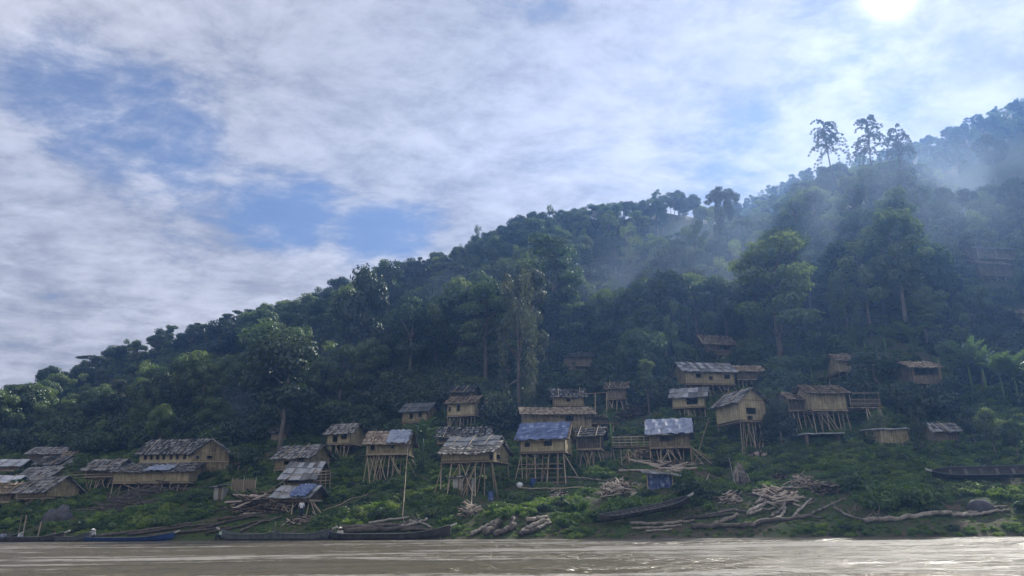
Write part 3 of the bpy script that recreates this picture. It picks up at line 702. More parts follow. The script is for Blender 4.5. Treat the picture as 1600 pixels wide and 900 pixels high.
B = block(h, 573, 634, 690, 708, Y, 3.8, -4, 'thatchb', rise=1.3, wins=[(.1, .3, .07, .4), (.62, .4, .07, .3)], tarp=[(.5, .98, 0, .95)], tmat='tarp_pale'); stilts(h, B, 11, 2, .045, .55, 5)
splay(h, B, [(.02, 566, 755), (.1, 575, 757), (.25, 583, 758), (.7, 612, 752)], .045)
h, Y = house(655, 668, 'hut with a pale grey sheet roof and two square windows, left on the upper row')
B = block(h, 628, 668, 641, 658, Y, 3.8, -16, 'slate', rise=1.2, wins=[(.3, .25, .09, .35), (.66, .35, .09, .4)]); stilts(h, B, 5)
h, Y = house(728, 668, 'stacked hut with an upper room set back, on many thin stilts, upper row')
B = block(h, 699, 742, 628, 648, Y, 3.8, -16, 'thatchb', rise=1.0, wins=[(.35, .3, .08, .4), (.04, .3, .06, .3)]); stilts(h, B, 9, 2, .045)
B2 = block(h, 703, 736, 611, 625, Y + 3, 3, -16, 'thatch', rise=.9, wall='walldark', wins=W2(.25)); 
B3 = block(h, 744, 763, 628, 645, Y + 1.5, 3, -16, 'thatchb', rise=.9, wall='walldark'); stilts(h, B3, 4, 1)
h, Y = house(722, 700, 'long dark plank roof shed behind the tall banana plant', 'shed', 'shed')
B = block(h, 684, 762, 680, 690, Y, 4, -4, 'thatch', rise=1.2, wall='walldark', over=.5); stilts(h, B, 7)
# --- main hut
h, Y = house(738, 771, 'yellow bamboo hut with a bright ragged thatch eave above an outhouse, on long slanting stilts')
B = block(h, 689, 771, 704, 719, Y, 4.4, -18, 'palethatch', rise=1.0, over=.5, side_over=.3, wins=[(.93, .0, .05, .5)], sidewins=[(.2, .1, .25, .5)], poles=0)
B2 = block(h, 700, 768, 694, 703, Y + 1.6, 3.2, -18, 'slate', rise=.9, over=.3, poles=3)
stilts(h, B, 7, 2, .055, .2, 5); splay(h, B, [(.01, 676, 784), (.2, 698, 776), (.97, 773, 796), (.35, 720, 770), (.8, 745, 770)], .055)
sl = MB()
for k in range(24): sl.box((B['w'] * (k + .5) / 25, -.05, B['h'] * .62), (B['w'] * (k + .5) / 25 + .05, -.006, B['h'] * .93), lambda p: (B['O'] - h.location) + B['X'] * p[0] + B['Y'] * p[1] + Vector((0, 0, p[2])))
sl.build('vent_slats', MT['walldark'], h)
# --- blue tarp hut
h, Y = house(862, 752, 'yellow bamboo hut under a glossy creased blue tarpaulin, on a tall pole grid')
B = block(h, 813, 882, 683, 705, Y, 4.0, -14, 'thatchb', rise=1.5, wins=[(.11, .36, .09, .26), (.55, .40, .13, .28)], tarp=[(.0, .98, -.02, .98)], poles=0)
B2 = block(h, 902, 938, 679, 700, Y + 3.0, 3.6, -12, 'thatch', rise=.9, wins=(), wall='walldark')
stilts(h, B, 7, 2, .055, .2, 2); stilts(h, B2, 9, 2, .045, .4, 3); splay(h, B, [(.12, 868, 756), (.97, 905, 748), (.02, 803, 750), (.85, 872, 755)], .05)
for k in range(6):
    p = B['O'] + B['X'] * -.2 + Vector((0, -.35, -1.2 - k * .42)); q = B['O'] + B['X'] * (B['w'] * .95) + Vector((0, -.35, -1.25 - k * .42)); pole('rail', h, p - h.location, q - h.location, .03)
h, Y = house(890, 700, 'large two level house with a long flat brown thatch roof behind the blue tarpaulin hut')
B = block(h, 819, 925, 644, 669, Y + 1, 4.5, 4, 'thatchb', rise=.9, wins=[(.62, .45, .09, .3)], over=.8)
B2 = block(h, 866, 912, 618, 632, Y + 4, 3.5, 0, 'thatch', rise=1.1, wins=[(.42, .3, .1, .35)])
B3 = block(h, 918, 958, 652, 660, Y + 1.5, 4, 4, 'thatchb', kind='shed', rise=.7, wall='walldark', poles=3)
stilts(h, B3, 5, 2); stilts(h, B, 7, 2)
for x in (930, 948): pole('post', h, at(x, 652, Y + 1.4) - h.location, at(x, 614, Y + 1.4) - h.location, .07)
pole('rail', h, at(905, 616, Y + 1.4) - h.location, at(952, 613, Y + 1.4) - h.location, .05)
h, Y = house(966, 644, 'small raised hut with a straw roof at the right end of the two level house', 'hut', 'bamboo_hut')
B = block(h, 950, 978, 605, 622, Y, 3.0, -12, 'thatchb', rise=.9, wall='walldark', open_right=True); stilts(h, B, 5)
# --- 1018-1093 hut etc
h, Y = house(1058, 726, 'hut with a pale blue sheet roof beside a raised bamboo walkway, above a log pile')
B = block(h, 1017, 1076, 674, 697, Y, 3.8, -14, 'boards', rise=1.3, wins=[(.26, .36, .24, .28)], tarp=[(0.01, .99, 0, 1)], tmat='tarp_pale', over=.6, poles=4, open_right=True)
stilts(h, B, 8, 2, .05, .35, 5); splay(h, B, [(1.05, 1128, 713), (1.05, 1118, 722), (1.02, 1086, 726), (1.0, 1100, 700)], .045)
pole('tall_pole', h, at(1085, 726, Y - 1) - h.location, at(1107, 655, Y - 1) - h.location, .05)
w_, Yw = house(985, 716, 'raised bamboo walkway with rails leading left from the pale blue roofed hut', 'walkway', 'walkway', None)
Bw = dict(O=at(958, 698, Y + .5), X=Vector((1, 0, 0)), Y=Vector((0, 1, 0)), w=at(1016, 698, Y + .5).x - at(958, 698, Y + .5).x, d=1.4, h=1)
fb = MB(); fb.box((0, 0, -.1), (Bw['w'], 1.4, 0), lambda p: Bw['O'] - w_.location + p); fb.build('deck', MT['bamboo'], w_)
stilts(w_, Bw, 6, 2, .04); rails(w_, Bw, 0, Bw['w'], 4, .27, .1)
for k in range(7): 
    p = Bw['O'] + Vector((Bw['w'] * k / 6, -.1, 0)); pole('rail_post', w_, p - w_.location, p + Vector((0, 0, 1)) - w_.location, .03)
h, Y = house(1085, 655, 'hut with a grey sheet roof and one wide window, just above the pale blue roof')
B = block(h, 1053, 1100, 618, 635, Y, 3.8, -16, 'boards', rise=1.2, wins=[(.44, .2, .28, .5)], over=.5); stilts(h, B, 7, 2, .045)
h, Y = house(1120, 618, 'long hut with a corrugated grey roof, three openings and a porch at its right')
B = block(h, 1070, 1150, 578, 599, Y, 4.2, 9, 'boards', rise=1.4, wins=[(.22, .42, .08, .25), (.80, .38, .09, .25), (.48, .28, .06, .2)], over=.5)
B2 = block(h, 1152, 1192, 578, 591, Y + 2, 3, 4, 'thatchb', rise=.9, wall='walldark', poles=1)
stilts(h, B, 10, 2, .045, .3, 4); stilts(h, B2, 7, 2, .045, .4, 2)
h, Y = house(1128, 560, 'topmost brown hut of the right hand stack, its slanting roof against dark forest')
B = block(h, 1100, 1150, 535, 552, Y, 3.8, 12, 'thatchb', rise=1.6, wall='walldark', over=.6, wins=[(.5, .4, .3, .3)]); stilts(h, B, 6)
h, Y = house(1182, 700, 'hut showing its tan gable end with a big dark window')
B = block(h, 1154, 1200, 624, 656, Y, 4.5, 16, 'thatch', kind='gable_front', rise=1.25, wins=[(.28, .3, .28, .24), (.30, .02, .14, .14)], over=.5, side_over=.5, poles=2)
stilts(h, B, 8, 2, .045, .35, 5)
h, Y = house(1290, 690, 'bamboo hut with a brown thatched roof and an open railed porch below banana plants')
B = block(h, 1268, 1325, 612, 639, Y + 1, 3.8, 5, 'thatchb', rise=1.0, wins=[], over=.5)
B1 = block(h, 1232, 1262, 622, 640, Y + 2.5, 3.4, 5, 'thatchb', rise=.9, wins=[(.8, .0, .2, .8)], wall='walldark', side_over=.15, poles=0)
B2 = block(h, 1327, 1378, 626, 634, Y + 1.2, 3, 8, 'thatch', kind=None, no_wall=True)
rails(h, B2, 0, B2['w'], 5, .16, .0); rails(h, B2, 0, B2['w'], 1, .2, 1.3); stilts(h, B, 8, 2, .05); stilts(h, B1, 5, 2, .045); splay(h, B2, [(.55, 1372, 668), (.95, 1385, 666), (.9, 1378, 664), (.5, 1358, 654)], .06)
for u in (.02, .5, .98): p = B2['O'] + B2['X'] * (B2['w'] * u); pole('post', h, p - h.location, p + Vector((0, 0, 1.5)) - h.location, .045)
h, Y = house(1350, 606, 'tan hut half hidden behind a drooping bush at the right')
B = block(h, 1312, 1395, 560, 577, Y, 4, -4, 'thatchb', rise=1.1, over=.6); stilts(h, B, 9, 2, .05)
h, Y = house(1450, 630, 'shadowed raised hut with a timber balcony left of the biggest banana plants')
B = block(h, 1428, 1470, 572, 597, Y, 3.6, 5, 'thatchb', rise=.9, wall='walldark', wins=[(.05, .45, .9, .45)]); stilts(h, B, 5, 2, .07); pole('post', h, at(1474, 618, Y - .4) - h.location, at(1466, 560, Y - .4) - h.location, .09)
h, Y = house(1400, 701, 'small square yellow woven hut with a thin sheet roof standing on the grass', 'hut', 'bamboo_hut')
B = block(h, 1379, 1422, 670, 697, Y, 3, 3, 'tin', kind='shed', rise=.25, over=.3, side_over=.25, poles=0)
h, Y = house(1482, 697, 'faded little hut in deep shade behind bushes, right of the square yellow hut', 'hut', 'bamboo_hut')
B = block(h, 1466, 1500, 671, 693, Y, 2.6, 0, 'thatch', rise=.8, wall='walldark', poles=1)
h, Y = house(1288, 702, 'dark shelter edged by a thin bright metal sheet below the porch hut', 'shelter', 'shelter')
B = block(h, 1262, 1312, 678, 700, Y, 2.6, -4, 'tin', kind='shed', rise=.1, over=.4, wall='walldark', poles=0, wins=[(.08, .1, .8, .75)])
h, Y = house(1555, 440, 'brown hut with two stacked roofs high up the slope near the right edge')
B = block(h, 1530, 1585, 412, 430, Y, 4, 8, 'thatchb', rise=1.2, wall='walldark'); stilts(h, B, 5)
B2 = block(h, 1526, 1590, 388, 403, Y + 4, 4, 8, 'boards', rise=1.0, wall='walldark')
h, Y = house(1594, 556, 'bright metal roofed hut at the right edge above the big banana plants')
B = block(h, 1586, 1640, 538, 552, Y, 3.5, 0, 'tin', rise=1.2); stilts(h, B, 4)
h, Y = house(1604, 512, 'brown hut cut by the right edge, above the bright metal roof')
B = block(h, 1587, 1640, 488, 504, Y, 3.5, 0, 'thatchb', rise=1.2); stilts(h, B, 5)
h, Y = house(572, 634, 'grey cabin showing faintly between the trees above the half blue roof', 'hut', 'bamboo_hut')
B = block(h, 566, 590, 618, 630, Y, 3, -10, 'boards', rise=1.0, wall='walldark', poles=1)
h, Y = house(905, 577, 'dim hut deep in the forest above the two level house', 'hut', 'bamboo_hut')
B = block(h, 882, 925, 556, 570, Y, 4, 0, 'thatch', rise=1.1, wall='walldark', poles=1); stilts(h, B, 5)
# --- outhouses, shelter, fence
def outhouse(px, yg, w, hh, label):
    g = hit(px, yg); e = empty('outhouse', g, label, 'outhouse'); s = g.y / FPX; W_ = w * s; H_ = hh * s
    b = MB(); b.box((-W_ / 2, 0, -.3), (-W_ * .02, 1.4, H_)); b.box((W_ * .38, 0, -.3), (W_ / 2, 1.4, H_)); b.box((-W_ * .02, 1.3, -.3), (W_ * .38, 1.4, H_)); b.build('wall', MT['plaster'], e)
    b = MB(); b.box((-W_ * .018, .12, -.2), (W_ * .378, .17, H_ * .93)); b.build('door', MT['walldark'], e)
    b = MB(); roof_slope(b, (-W_ / 2 - .3, -.3, H_ + .03), (W_ + .6, 0, .25), (0, 2.0, .12), 'boards', rnd); b.build('roof', MT['boards'], e)
    RECTS.append((px - w, yg - hh - 4, px + w, yg, g.y))
outhouse(724, 771, 32, 21, 'small outhouse with pale pillars and a slanting roof under the ragged thatch hut')
outhouse(340, 782, 14, 18, 'narrow grey outhouse with a flat cap roof on the bank below the long house')
g = hit(380, 770); fe = empty('bamboo_fence', g, 'low woven bamboo fence panel on the bank right of the long house', 'fence')
b = MB(); s = g.y / FPX
for k in range(30): b.box((-18 * s + k * 1.22 * s, .02 * (k % 2), -.4), (-18 * s + (k + .8) * 1.22 * s, .03 + .02 * (k % 2), 20 * s + rnd.uniform(-.12, .12)))
b.build('fence_panel', MT['walldark'], fe)
for k in (-18, 0, 18): pole('post', fe, (k * s, -.06, -.5), (k * s, -.06, 22 * s), .05)
g = hit(1032, 764); e = empty('tarpaulin_shelter', g, 'shelter walled with a deep blue tarpaulin under a heap of long poles', 'shelter'); s = g.y / FPX
b = MB(); n = 16
for i in range(n):
    for j in range(5):
        def q(i, j): return ((-19 + 38 * i / n) * s, .10 * math.sin(i * 1.7) + .05 * math.sin(j * 2 + i), 23 * s * j / 5 - .1)
        b.quad(q(i, j), q(i + 1, j), q(i + 1, j + 1), q(i, j + 1))
for i in range(8): b.quad((19 * s, i * .25, -.2), (19 * s, (i + 1) * .25, -.2), (19 * s, (i + 1) * .25, 22 * s), (19 * s, i * .25, 22 * s))
b.build('tarpaulin', MT['tarp'], e, smooth=True)
b = MB(); roof_slope(b, (-24 * s, -.5, 23 * s), (54 * s, 0, -.3), (0, 2.6, .35), 'boards', rnd); b.build('roof', MT['boards'], e)
for k in (-19, 19): pole('post', e, (k * s, 0, -.4), (k * s, 0, 24 * s), .06)
RECTS.append((1000, 725, 1060, 764, g.y))

# ------------------------------------------------------------------ boats
def boat(L, wid, dep, m, rise=.5, thw=7):
    """long narrow river boat, local x along the length, returns list of (name, mesh)"""
    b = MB(); n = 26; rings = []
    for i in range(n + 1):
        t = i / n; x = (t - .5) * L; w = wid / 2 * (math.sin(min(1, t * 5 + .12) * math.pi / 2) * math.sin(min(1, (1 - t) * 4 + .05) * math.pi / 2)) + .05
        sheer = dep + rise * max(0, (t - .6) / .4) ** 2 + rise * .5 * max(0, (.22 - t) / .22) ** 2; kz = rise * .8 * max(0, (t - .78) / .22) ** 2 + rise * .3 * max(0, (.12 - t) / .12) ** 2
        ring = [(x, -w, sheer), (x, -w * .86, kz + (sheer - kz) * .4), (x, -w * .45, kz), (x, w * .45, kz), (x, w * .86, kz + (sheer - kz) * .4), (x, w, sheer),
                (x, w - .04, sheer), (x, w * .8 - .03, kz + (sheer - kz) * .42), (x, w * .4, kz + .05), (x, -w * .4, kz + .05), (x, -w * .8 + .03, kz + (sheer - kz) * .42), (x, -w + .04, sheer)]
        rings.append(ring)
    for i in range(n):
        for k in range(12):
            k2 = (k + 1) % 12; b.quad(rings[i][k], rings[i + 1][k], rings[i + 1][k2], rings[i][k2])
    for e in (0, n):
        q = rings[e]; b.quad(q[0], q[1], q[4], q[5]); b.quad(q[1], q[2], q[3], q[4])
    out = [('hull', b.mesh('hull', m, False))]
    for sg in (-1, 1):
        gb = MB(); gb.tube([Vector(rings[i][0 if sg < 0 else 5]) + Vector((0, sg * .02, .02)) for i in range(0, n + 1, 2)], [.035] * (n // 2 + 1), 5); out.append(('gunwale', gb.mesh('gunwale', MT['hull_grey'], True)))
    x = L / 2; z = dep + rise; bb = MB(); bb.box((x - .05, -.07, z - .10), (x + .45, .07, z + .04), lambda p: p + Vector((0, 0, (p.x - x) * .35))); out.append(('prow', bb.mesh('prow', MT['plaster'])))
    th = []
    for k in range(thw):
        t = .15 + .68 * k / max(1, thw - 1); w = wid / 2 * .9; xx = (t - .5) * L; tb = MB(); tb.box((xx - .11, -w + .06, dep * .72), (xx + .11, w - .06, dep * .72 + .04)); th.append(('thwart', tb.mesh('thwart', MT['darklog'])))
    return out + th
GB = 'long narrow wooden river boats'
def place_boat(pxa, pya, pxb, pyb, label, m='hull', water=True, wid=1.1, dep=.42, rise=.4, thw=8, roll=0, bowleft=False):
    a = hit(pxa, pya); b_ = hit(pxb, pyb)
    if water:
        for p in (a, b_):
            pass
        Ya = a.y; a = at(pxa, pya, Ya - .6); b_ = at(pxb, pyb, b_.y - .6); a.z = b_.z = -.08
    if bowleft: a, b_ = b_, a
    d = b_ - a; L = d.length; c = (a + b_) / 2
    if not water: c.z = (a.z + b_.z) / 2 + .3
    e = empty('river_boat', c, label, 'boat', GB); e.rotation_euler = (roll, -math.asin(max(-1, min(1, d.z / L))) if not water else 0, math.atan2(d.y, d.x))
    for nme, me in boat(L, wid, dep, MT[m], rise, thw): link(bpy.data.objects.new(nme, me), e)
    return e, L
place_boat(-30, 843, 28, 843, 'small dark boat cut by the left edge, first in the row of moored boats', 'hull', dep=.35)
place_boat(8, 843, 100, 844, 'dark moored boat with a pale stern beside the leftmost boat, carrying two people', 'hull', dep=.45)
place_boat(86, 843, 140, 843, 'short grey moored boat between the dark boat and the blue boat', 'hull_grey', dep=.45)
place_boat(128, 843, 272, 840, 'long blue moored boat with a raised bow near the left', 'hull_blue', dep=.36, rise=.4)
place_boat(345, 839, 432, 839, 'grey green moored boat with a raised light stern below the log pile', 'hull_grey', dep=.55, bowleft=True)
place_boat(425, 839, 518, 838, 'greenish moored boat in front of the low blue striped shack', 'hull_grey', dep=.55)
place_boat(510, 838, 704, 834, 'long dark moored boat with its bow pointing right, next to the stacked driftwood', 'hull', dep=.5, rise=.6)
place_boat(938, 823, 1078, 798, 'black boat hauled up on the bank with a row of thwarts inside', 'hull', False, 1.0, .4, .35, 14, roll=R(12))
place_boat(1458, 752, 1640, 749, 'long black boat lying on the grassy bank at the right edge', 'hull', False, 1.3, .5, .1, 6, roll=R(-30), bowleft=True)

# ------------------------------------------------------------------ people
def person_mesh(pose, name='person'):
    J = {'stand': dict(pel=(0, 0, .92), che=(0, 0, 1.28), nec=(0, 0, 1.46), hd=(0, -.01, 1.56), top=(0, 0, 1.68), sh=(.17, 0, 1.4), el=(.24, .03, 1.13), ha=(.24, -.08, .88), hip=(.09, 0, .9), kn=(.11, -.02, .5), an=(.12, .02, .08), to=(.13, -.16, .03)),
         'sit': dict(pel=(0, 0, .12), che=(0, -.05, .46), nec=(0, -.09, .63), hd=(0, -.11, .73), top=(0, -.1, .85), sh=(.17, -.07, .57), el=(.24, -.12, .32), ha=(.17, -.36, .28), hip=(.09, 0, .12), kn=(.16, -.38, .38), an=(.14, -.42, .05), to=(.15, -.58, .02))}[pose]
    v = [J['pel'], J['che'], J['nec'], J['hd'], J['top']]; e = [(0, 1), (1, 2), (2, 3), (3, 4)]; r = [.14, .15, .055, .095, .075]
    for sx in (-1, 1):
        f = lambda k: (J[k][0] * sx, J[k][1], J[k][2]); i = len(v)
        v += [f('sh'), f('el'), f('ha')]; r += [.065, .045, .035]; e += [(1, i), (i, i + 1), (i + 1, i + 2)]
        i = len(v); v += [f('hip'), f('kn'), f('an'), f('to')]; r += [.095, .065, .045, .04]; e += [(0, i), (i, i + 1), (i + 1, i + 2), (i + 2, i + 3)]
    me = bpy.data.meshes.new(name); me.from_pydata(v, e, []); o = bpy.data.objects.new(name, me); COL.objects.link(o)
    sk = o.modifiers.new('s', 'SKIN'); 
    for i, q in enumerate(me.skin_vertices[0].data): q.radius = (r[i], r[i]); q.use_root = (i == 0)
    ss = o.modifiers.new('u', 'SUBSURF'); ss.levels = ss.render_levels = 1
    dg = bpy.context.evaluated_depsgraph_get(); me2 = bpy.data.meshes.new_from_object(o.evaluated_get(dg)); bpy.data.objects.remove(o); me2.name = name
    m2 = {}
    me2.polygons.foreach_set('use_smooth', [True] * len(me2.polygons))
    return me2, J
def cloth(name, c): return solid(name, [(.3, tuple(x * .8 for x in c)), (.7, c)], 4, rough=.9, bump=.2)
skin_m = solid('skin', [(.3, (.16, .09, .06)), (.7, (.24, .14, .09))], 4, rough=.6, bump=.05)
hair_m = solid('hair', [(.3, (.01, .009, .008)), (.7, (.03, .025, .02))], 8, rough=.7)
PM = {}
def person(px, py, pose, shirt, label, Yoff=-.6, z=None, rz=0, hat=None):
    if pose not in PM: PM[pose] = person_mesh(pose)
    src, J = PM[pose]
    me = src.copy(); me.materials.clear(); me.materials.append(skin_m); me.materials.append(cloth('shirt', shirt)); me.materials.append(cloth('trousers', (.04, .045, .07)))
    zt = J['nec'][2] - .03; zp = J['pel'][2] + .04
    for p in me.polygons:
        c = p.center; arm = abs(c.x) > .2 and c.z < J['el'][2] + .02
        leg = c.z < zp and c.z > J['an'][2] + .05 if pose == 'stand' else (c.y < -.15 and c.z < .45 and abs(c.x) < .24 and c.z > .08 and abs(c.x) > .05) or c.z < .16
        p.material_index = 0 if c.z > zt or (arm and not leg) else (2 if leg else 1)
    g = hit(px, py); g.y += Yoff; g.x = at(px, py, g.y).x; g.z = (tz(g.x, g.y) if z is None else z)
    o = bpy.data.objects.new('person', me); link(o); o.location = g; o.rotation_euler = (0, 0, rz); tag(o, label, 'person')
    b = MB(); h = Vector(J['hd']); tp = Vector(J['top']); pts = [h.lerp(tp, k) + Vector((0, .02, 0)) for k in (.1, .4, .75, 1, 1.12)]
    b.tube(pts, [.1, .115, .105, .07, .02], 10); hm = b.build('hair', hair_m if not hat else cloth('hat', hat), o, smooth=True)
    if hat:
        b = MB(); b.tube([tp + Vector((0, 0, -.06)), tp + Vector((0, 0, -.03)), tp + Vector((0, 0, .06))], [.2, .15, .02], 12); b.build('hat', cloth('hat', hat), o, smooth=True)
person(4, 843, 'sit', (.35, .4, .5), 'person in a blue grey shirt sitting in the boat at the left edge', -.6, .05, .6)
person(30, 843, 'sit', (.7, .7, .7), 'person in a white shirt bending over in the dark moored boat', -.6, .05, 1.2)
person(85, 843, 'sit', (.06, .08, .2), 'person in a navy shirt sitting where the dark and grey boats meet', -.6, .05, -.5)
person(346, 838, 'sit', (.45, .6, .5), 'person in a pale green shirt at the raised stern of the grey green boat', -.6, .1, -.8)
person(503, 838, 'sit', (.45, .65, .5), 'person in a light green shirt sitting where two boats meet under the blue striped shack', -.6, .1, .5)
person(531, 838, 'sit', (.6, .58, .5), 'person in a cream hat sitting in the long dark boat', -.6, .1, .2, (.6, .58, .5))
person(515, 838, 'sit', (.1, .12, .2), 'person in a dark shirt between the green shirt and the cream hat', -.6, .1, .9)
person(470, 812, 'stand', (.75, .75, .72), 'person in a white shirt standing on the bank below the blue striped shack', 0, None, .4)
person(144, 840, 'sit', (.75, .75, .72), 'person in a white hat crouching by the bow of the blue boat', -.3, .15, .4, (.75, .75, .72))

# ------------------------------------------------------------------ logs, poles, piles
def log(pts, r0, r1, label, mt='drift', name='log', cat='log', group=None, raw=False, twig=0):
    """pts: pixel points whose ground hits carry the log; resampled and roughened"""
    P3 = []
    r = random.Random(int(pts[0][0] * 13 + pts[0][1]))
    for (x, y, *lift) in pts:
        g = hit(x, y + 3); g = Vector((g.x, g.y, g.z + (lift[0] if lift else 0))); P3.append(g)
    n = 3 * len(P3) + 4; out = []
    for i in range(n):
        t = i / (n - 1) * (len(P3) - 1); k = min(int(t), len(P3) - 2); f = t - k; f = f * f * (3 - 2 * f) * .4 + f * .6; q = P3[k].lerp(P3[k + 1], f); out.append(q)
    # straighten the depth so the log is stiff, keep it above ground
    y0, y1 = out[0].y, out[-1].y
    for i, q in enumerate(out):
        t = i / (n - 1); yy = y0 + (y1 - y0) * t; q.x *= yy / q.y; q.z = CAMZ + (q.z - CAMZ) * yy / q.y; q.y = yy
        gz = tz(q.x, q.y) + r0 * .5
        if not raw: q.z = max(q.z, gz + .1)
        q += Vector((r.uniform(-1, 1), r.uniform(-1, 1), r.uniform(-1, 1))) * r0 * .35
    r0 *= .9; r1 *= .9
    b = MB(); c = out[n // 2].copy(); lo = [q - c for q in out]
    rad = [(r0 + (r1 - r0) * i / (n - 1)) * r.uniform(.86, 1.14) for i in range(n)]
    b.tube(lo, rad, 9)
    for k in range(twig):
        i = r.randrange(2, n - 2); d = Vector((r.uniform(-1, 1), r.uniform(-.5, .3), r.uniform(.1, .9))).normalized() * r.uniform(.5, 1.3)
        b.tube([lo[i], lo[i] + d * .5, lo[i] + d + Vector((0, 0, .1))], [r0 * .4, r0 * .25, r0 * .08], 6)
    o = b.build(name, MT[mt], smooth=True); o.location = c; tag(o, label, cat, group); return o
GL = 'driftwood logs along the river bank'
log([(1352, 816), (1400, 813), (1445, 808), (1490, 805)], .20, .17, 'long bleached driftwood trunk lying level near the water at the right', twig=2, group=GL)
log([(1488, 806), (1515, 813), (1535, 809), (1562, 800)], .15, .09, 'bent bleached bough continuing the long driftwood trunk, kinked like an elbow', group=GL)
log([(1492, 803), (1540, 802), (1578, 800)], .11, .06, 'thin pale branch lying just above the elbow shaped bough', group=GL)
log([(1510, 800), (1545, 799), (1575, 793)], .09, .06, 'short grey pole resting highest in the right hand driftwood', group=GL)
log([(1540, 799), (1557, 785)], .04, .025, 'thin grey stake rising from the right hand driftwood', group=GL)
log([(1080, 825), (1130, 823), (1180, 822)], .2, .16, 'dark straight log on the mud right of the hauled up boat', 'darklog', group=GL)
log([(1160, 826), (1215, 817), (1270, 808)], .22, .13, 'dark sodden log slanting up to the right at the water line', 'darklog', group=GL)
log([(985, 820), (1040, 817), (1085, 815)], .15, .12, 'brown log lying just under the hauled up black boat', group=GL)
log([(988, 828), (1030, 825), (1066, 822)], .11, .09, 'thin pale log at the water line under the black boat', group=GL)
log([(1010, 831), (1050, 828)], .08, .06, 'shortest pale stick at the water edge under the black boat', group=GL)
log([(1100, 806), (1150, 803), (1165, 801)], .11, .08, 'grey pole lying behind the dark straight log', group=GL)
log([(1070, 810), (1110, 812), (1150, 806)], .15, .1, 'twisted root wood heaped right of the black boat bow', 'darklog', group=GL, twig=5)
log([(1118, 820), (1135, 813), (1152, 807)], .2, .14, 'stubby pale log with a broken end by the root wood', group=GL)
log([(1170, 803), (1195, 785), (1215, 774)], .18, .12, 'thick pale log leaning up the slope toward the split wood heap', group=GL)
log([(1168, 805), (1190, 793), (1210, 794)], .12, .08, 'forked grey branch under the thick leaning log', group=GL)
log([(1205, 808), (1225, 790), (1235, 780)], .17, .12, 'brown log leaning upright beside the split wood heap', group=GL)
log([(1213, 812), (1228, 796)], .15, .1, 'short broken pale log in front of the leaning brown log', group=GL)
log([(1240, 808), (1258, 790), (1268, 781)], .13, .08, 'pale log pointing up to the right near the grass', group=GL)
log([(1270, 803), (1295, 792), (1322, 780)], .10, .06, 'long thin pale pole slanting up onto the grass, right of the heaps', group=GL)
log([(1245, 806), (1265, 804), (1285, 811)], .12, .1, 'dark stump end below the long thin pale pole', 'darklog', group=GL)
log([(1305, 795), (1335, 808), (1358, 815)], .09, .06, 'twiggy grey branch reaching the left tip of the long driftwood trunk', twig=6, group=GL)
log([(1150, 757, .0), (1145, 745, .6), (1141, 734, 1.2)], .06, .03, 'thin curved stick standing left of the upright bundle', group=GL, raw=True)
log([(1180, 788), (1212, 782), (1248, 774)], .12, .09, 'straight grey log along the bottom of the split wood heap', group=GL)
log([(1213, 765), (1235, 765), (1250, 763)], .11, .08, 'grey log capping the split wood heap', group=GL)
log([(1098, 757), (1105, 748), (1108, 740)], .08, .05, 'pale stick leaning right of the blue tarpaulin shelter', group=GL)
# chunky logs 740-860
for (p, r0, l) in [([(760, 835), (772, 826), (780, 818)], .32, 'fat pale cut log, thickest of the pair by the water under the ragged thatch hut'),
                   ([(775, 838), (792, 829), (806, 822)], .26, 'dark brown log lying right of the fat pale log'),
                   ([(796, 828), (801, 818), (803, 812)], .25, 'short upright pale log leaning above the dark brown log'),
                   ([(738, 834), (757, 824), (775, 815)], .17, 'thin grey log sloping behind the fat pale log'),
                   ([(735, 836), (750, 830)], .16, 'stub of grey wood at the left of the fat pale log'),
                   ([(815, 834), (835, 822), (858, 815)], .22, 'long pale log sloping up to the right below the grass mound'),
                   ([(822, 816), (838, 812), (856, 809)], .22, 'pale peeled log topping the logs below the grass mound'),
                   ([(812, 837), (826, 832), (843, 829)], .2, 'dark wet log nearest the water below the grass mound'),
                   ([(835, 829), (848, 824), (860, 817)], .14, 'thin pale branch beside the peeled log')]:
    log(p, r0, r0 * .75, l, 'darklog' if 'dark' in l else 'drift', group=GL)
# stacked driftwood above the long boat 535-700
for i, (p, r0, l) in enumerate([([(530, 826), (590, 822), (640, 820)], .22, 'upper long log in the stack behind the long dark boat'),
                   ([(540, 831), (600, 829), (660, 826)], .24, 'lower long log in the stack behind the long dark boat'),
                   ([(575, 818), (610, 813), (640, 808)], .13, 'thin bleached branch on top of the driftwood stack'),
                   ([(625, 826), (650, 819), (668, 811)], .16, 'grey bough at the right end of the driftwood stack'),
                   ([(640, 814), (655, 817), (675, 826)], .14, 'forked bough crossing the right end of the driftwood stack'),
                   ([(560, 824), (620, 826), (690, 832)], .15, 'dark log sloping down right to the boat bow')]):
    log(p, r0, r0 * .7, l, 'darklog' if i in (0, 1, 5) else 'drift', group=GL, twig=2 if i in (3, 4) else 0)
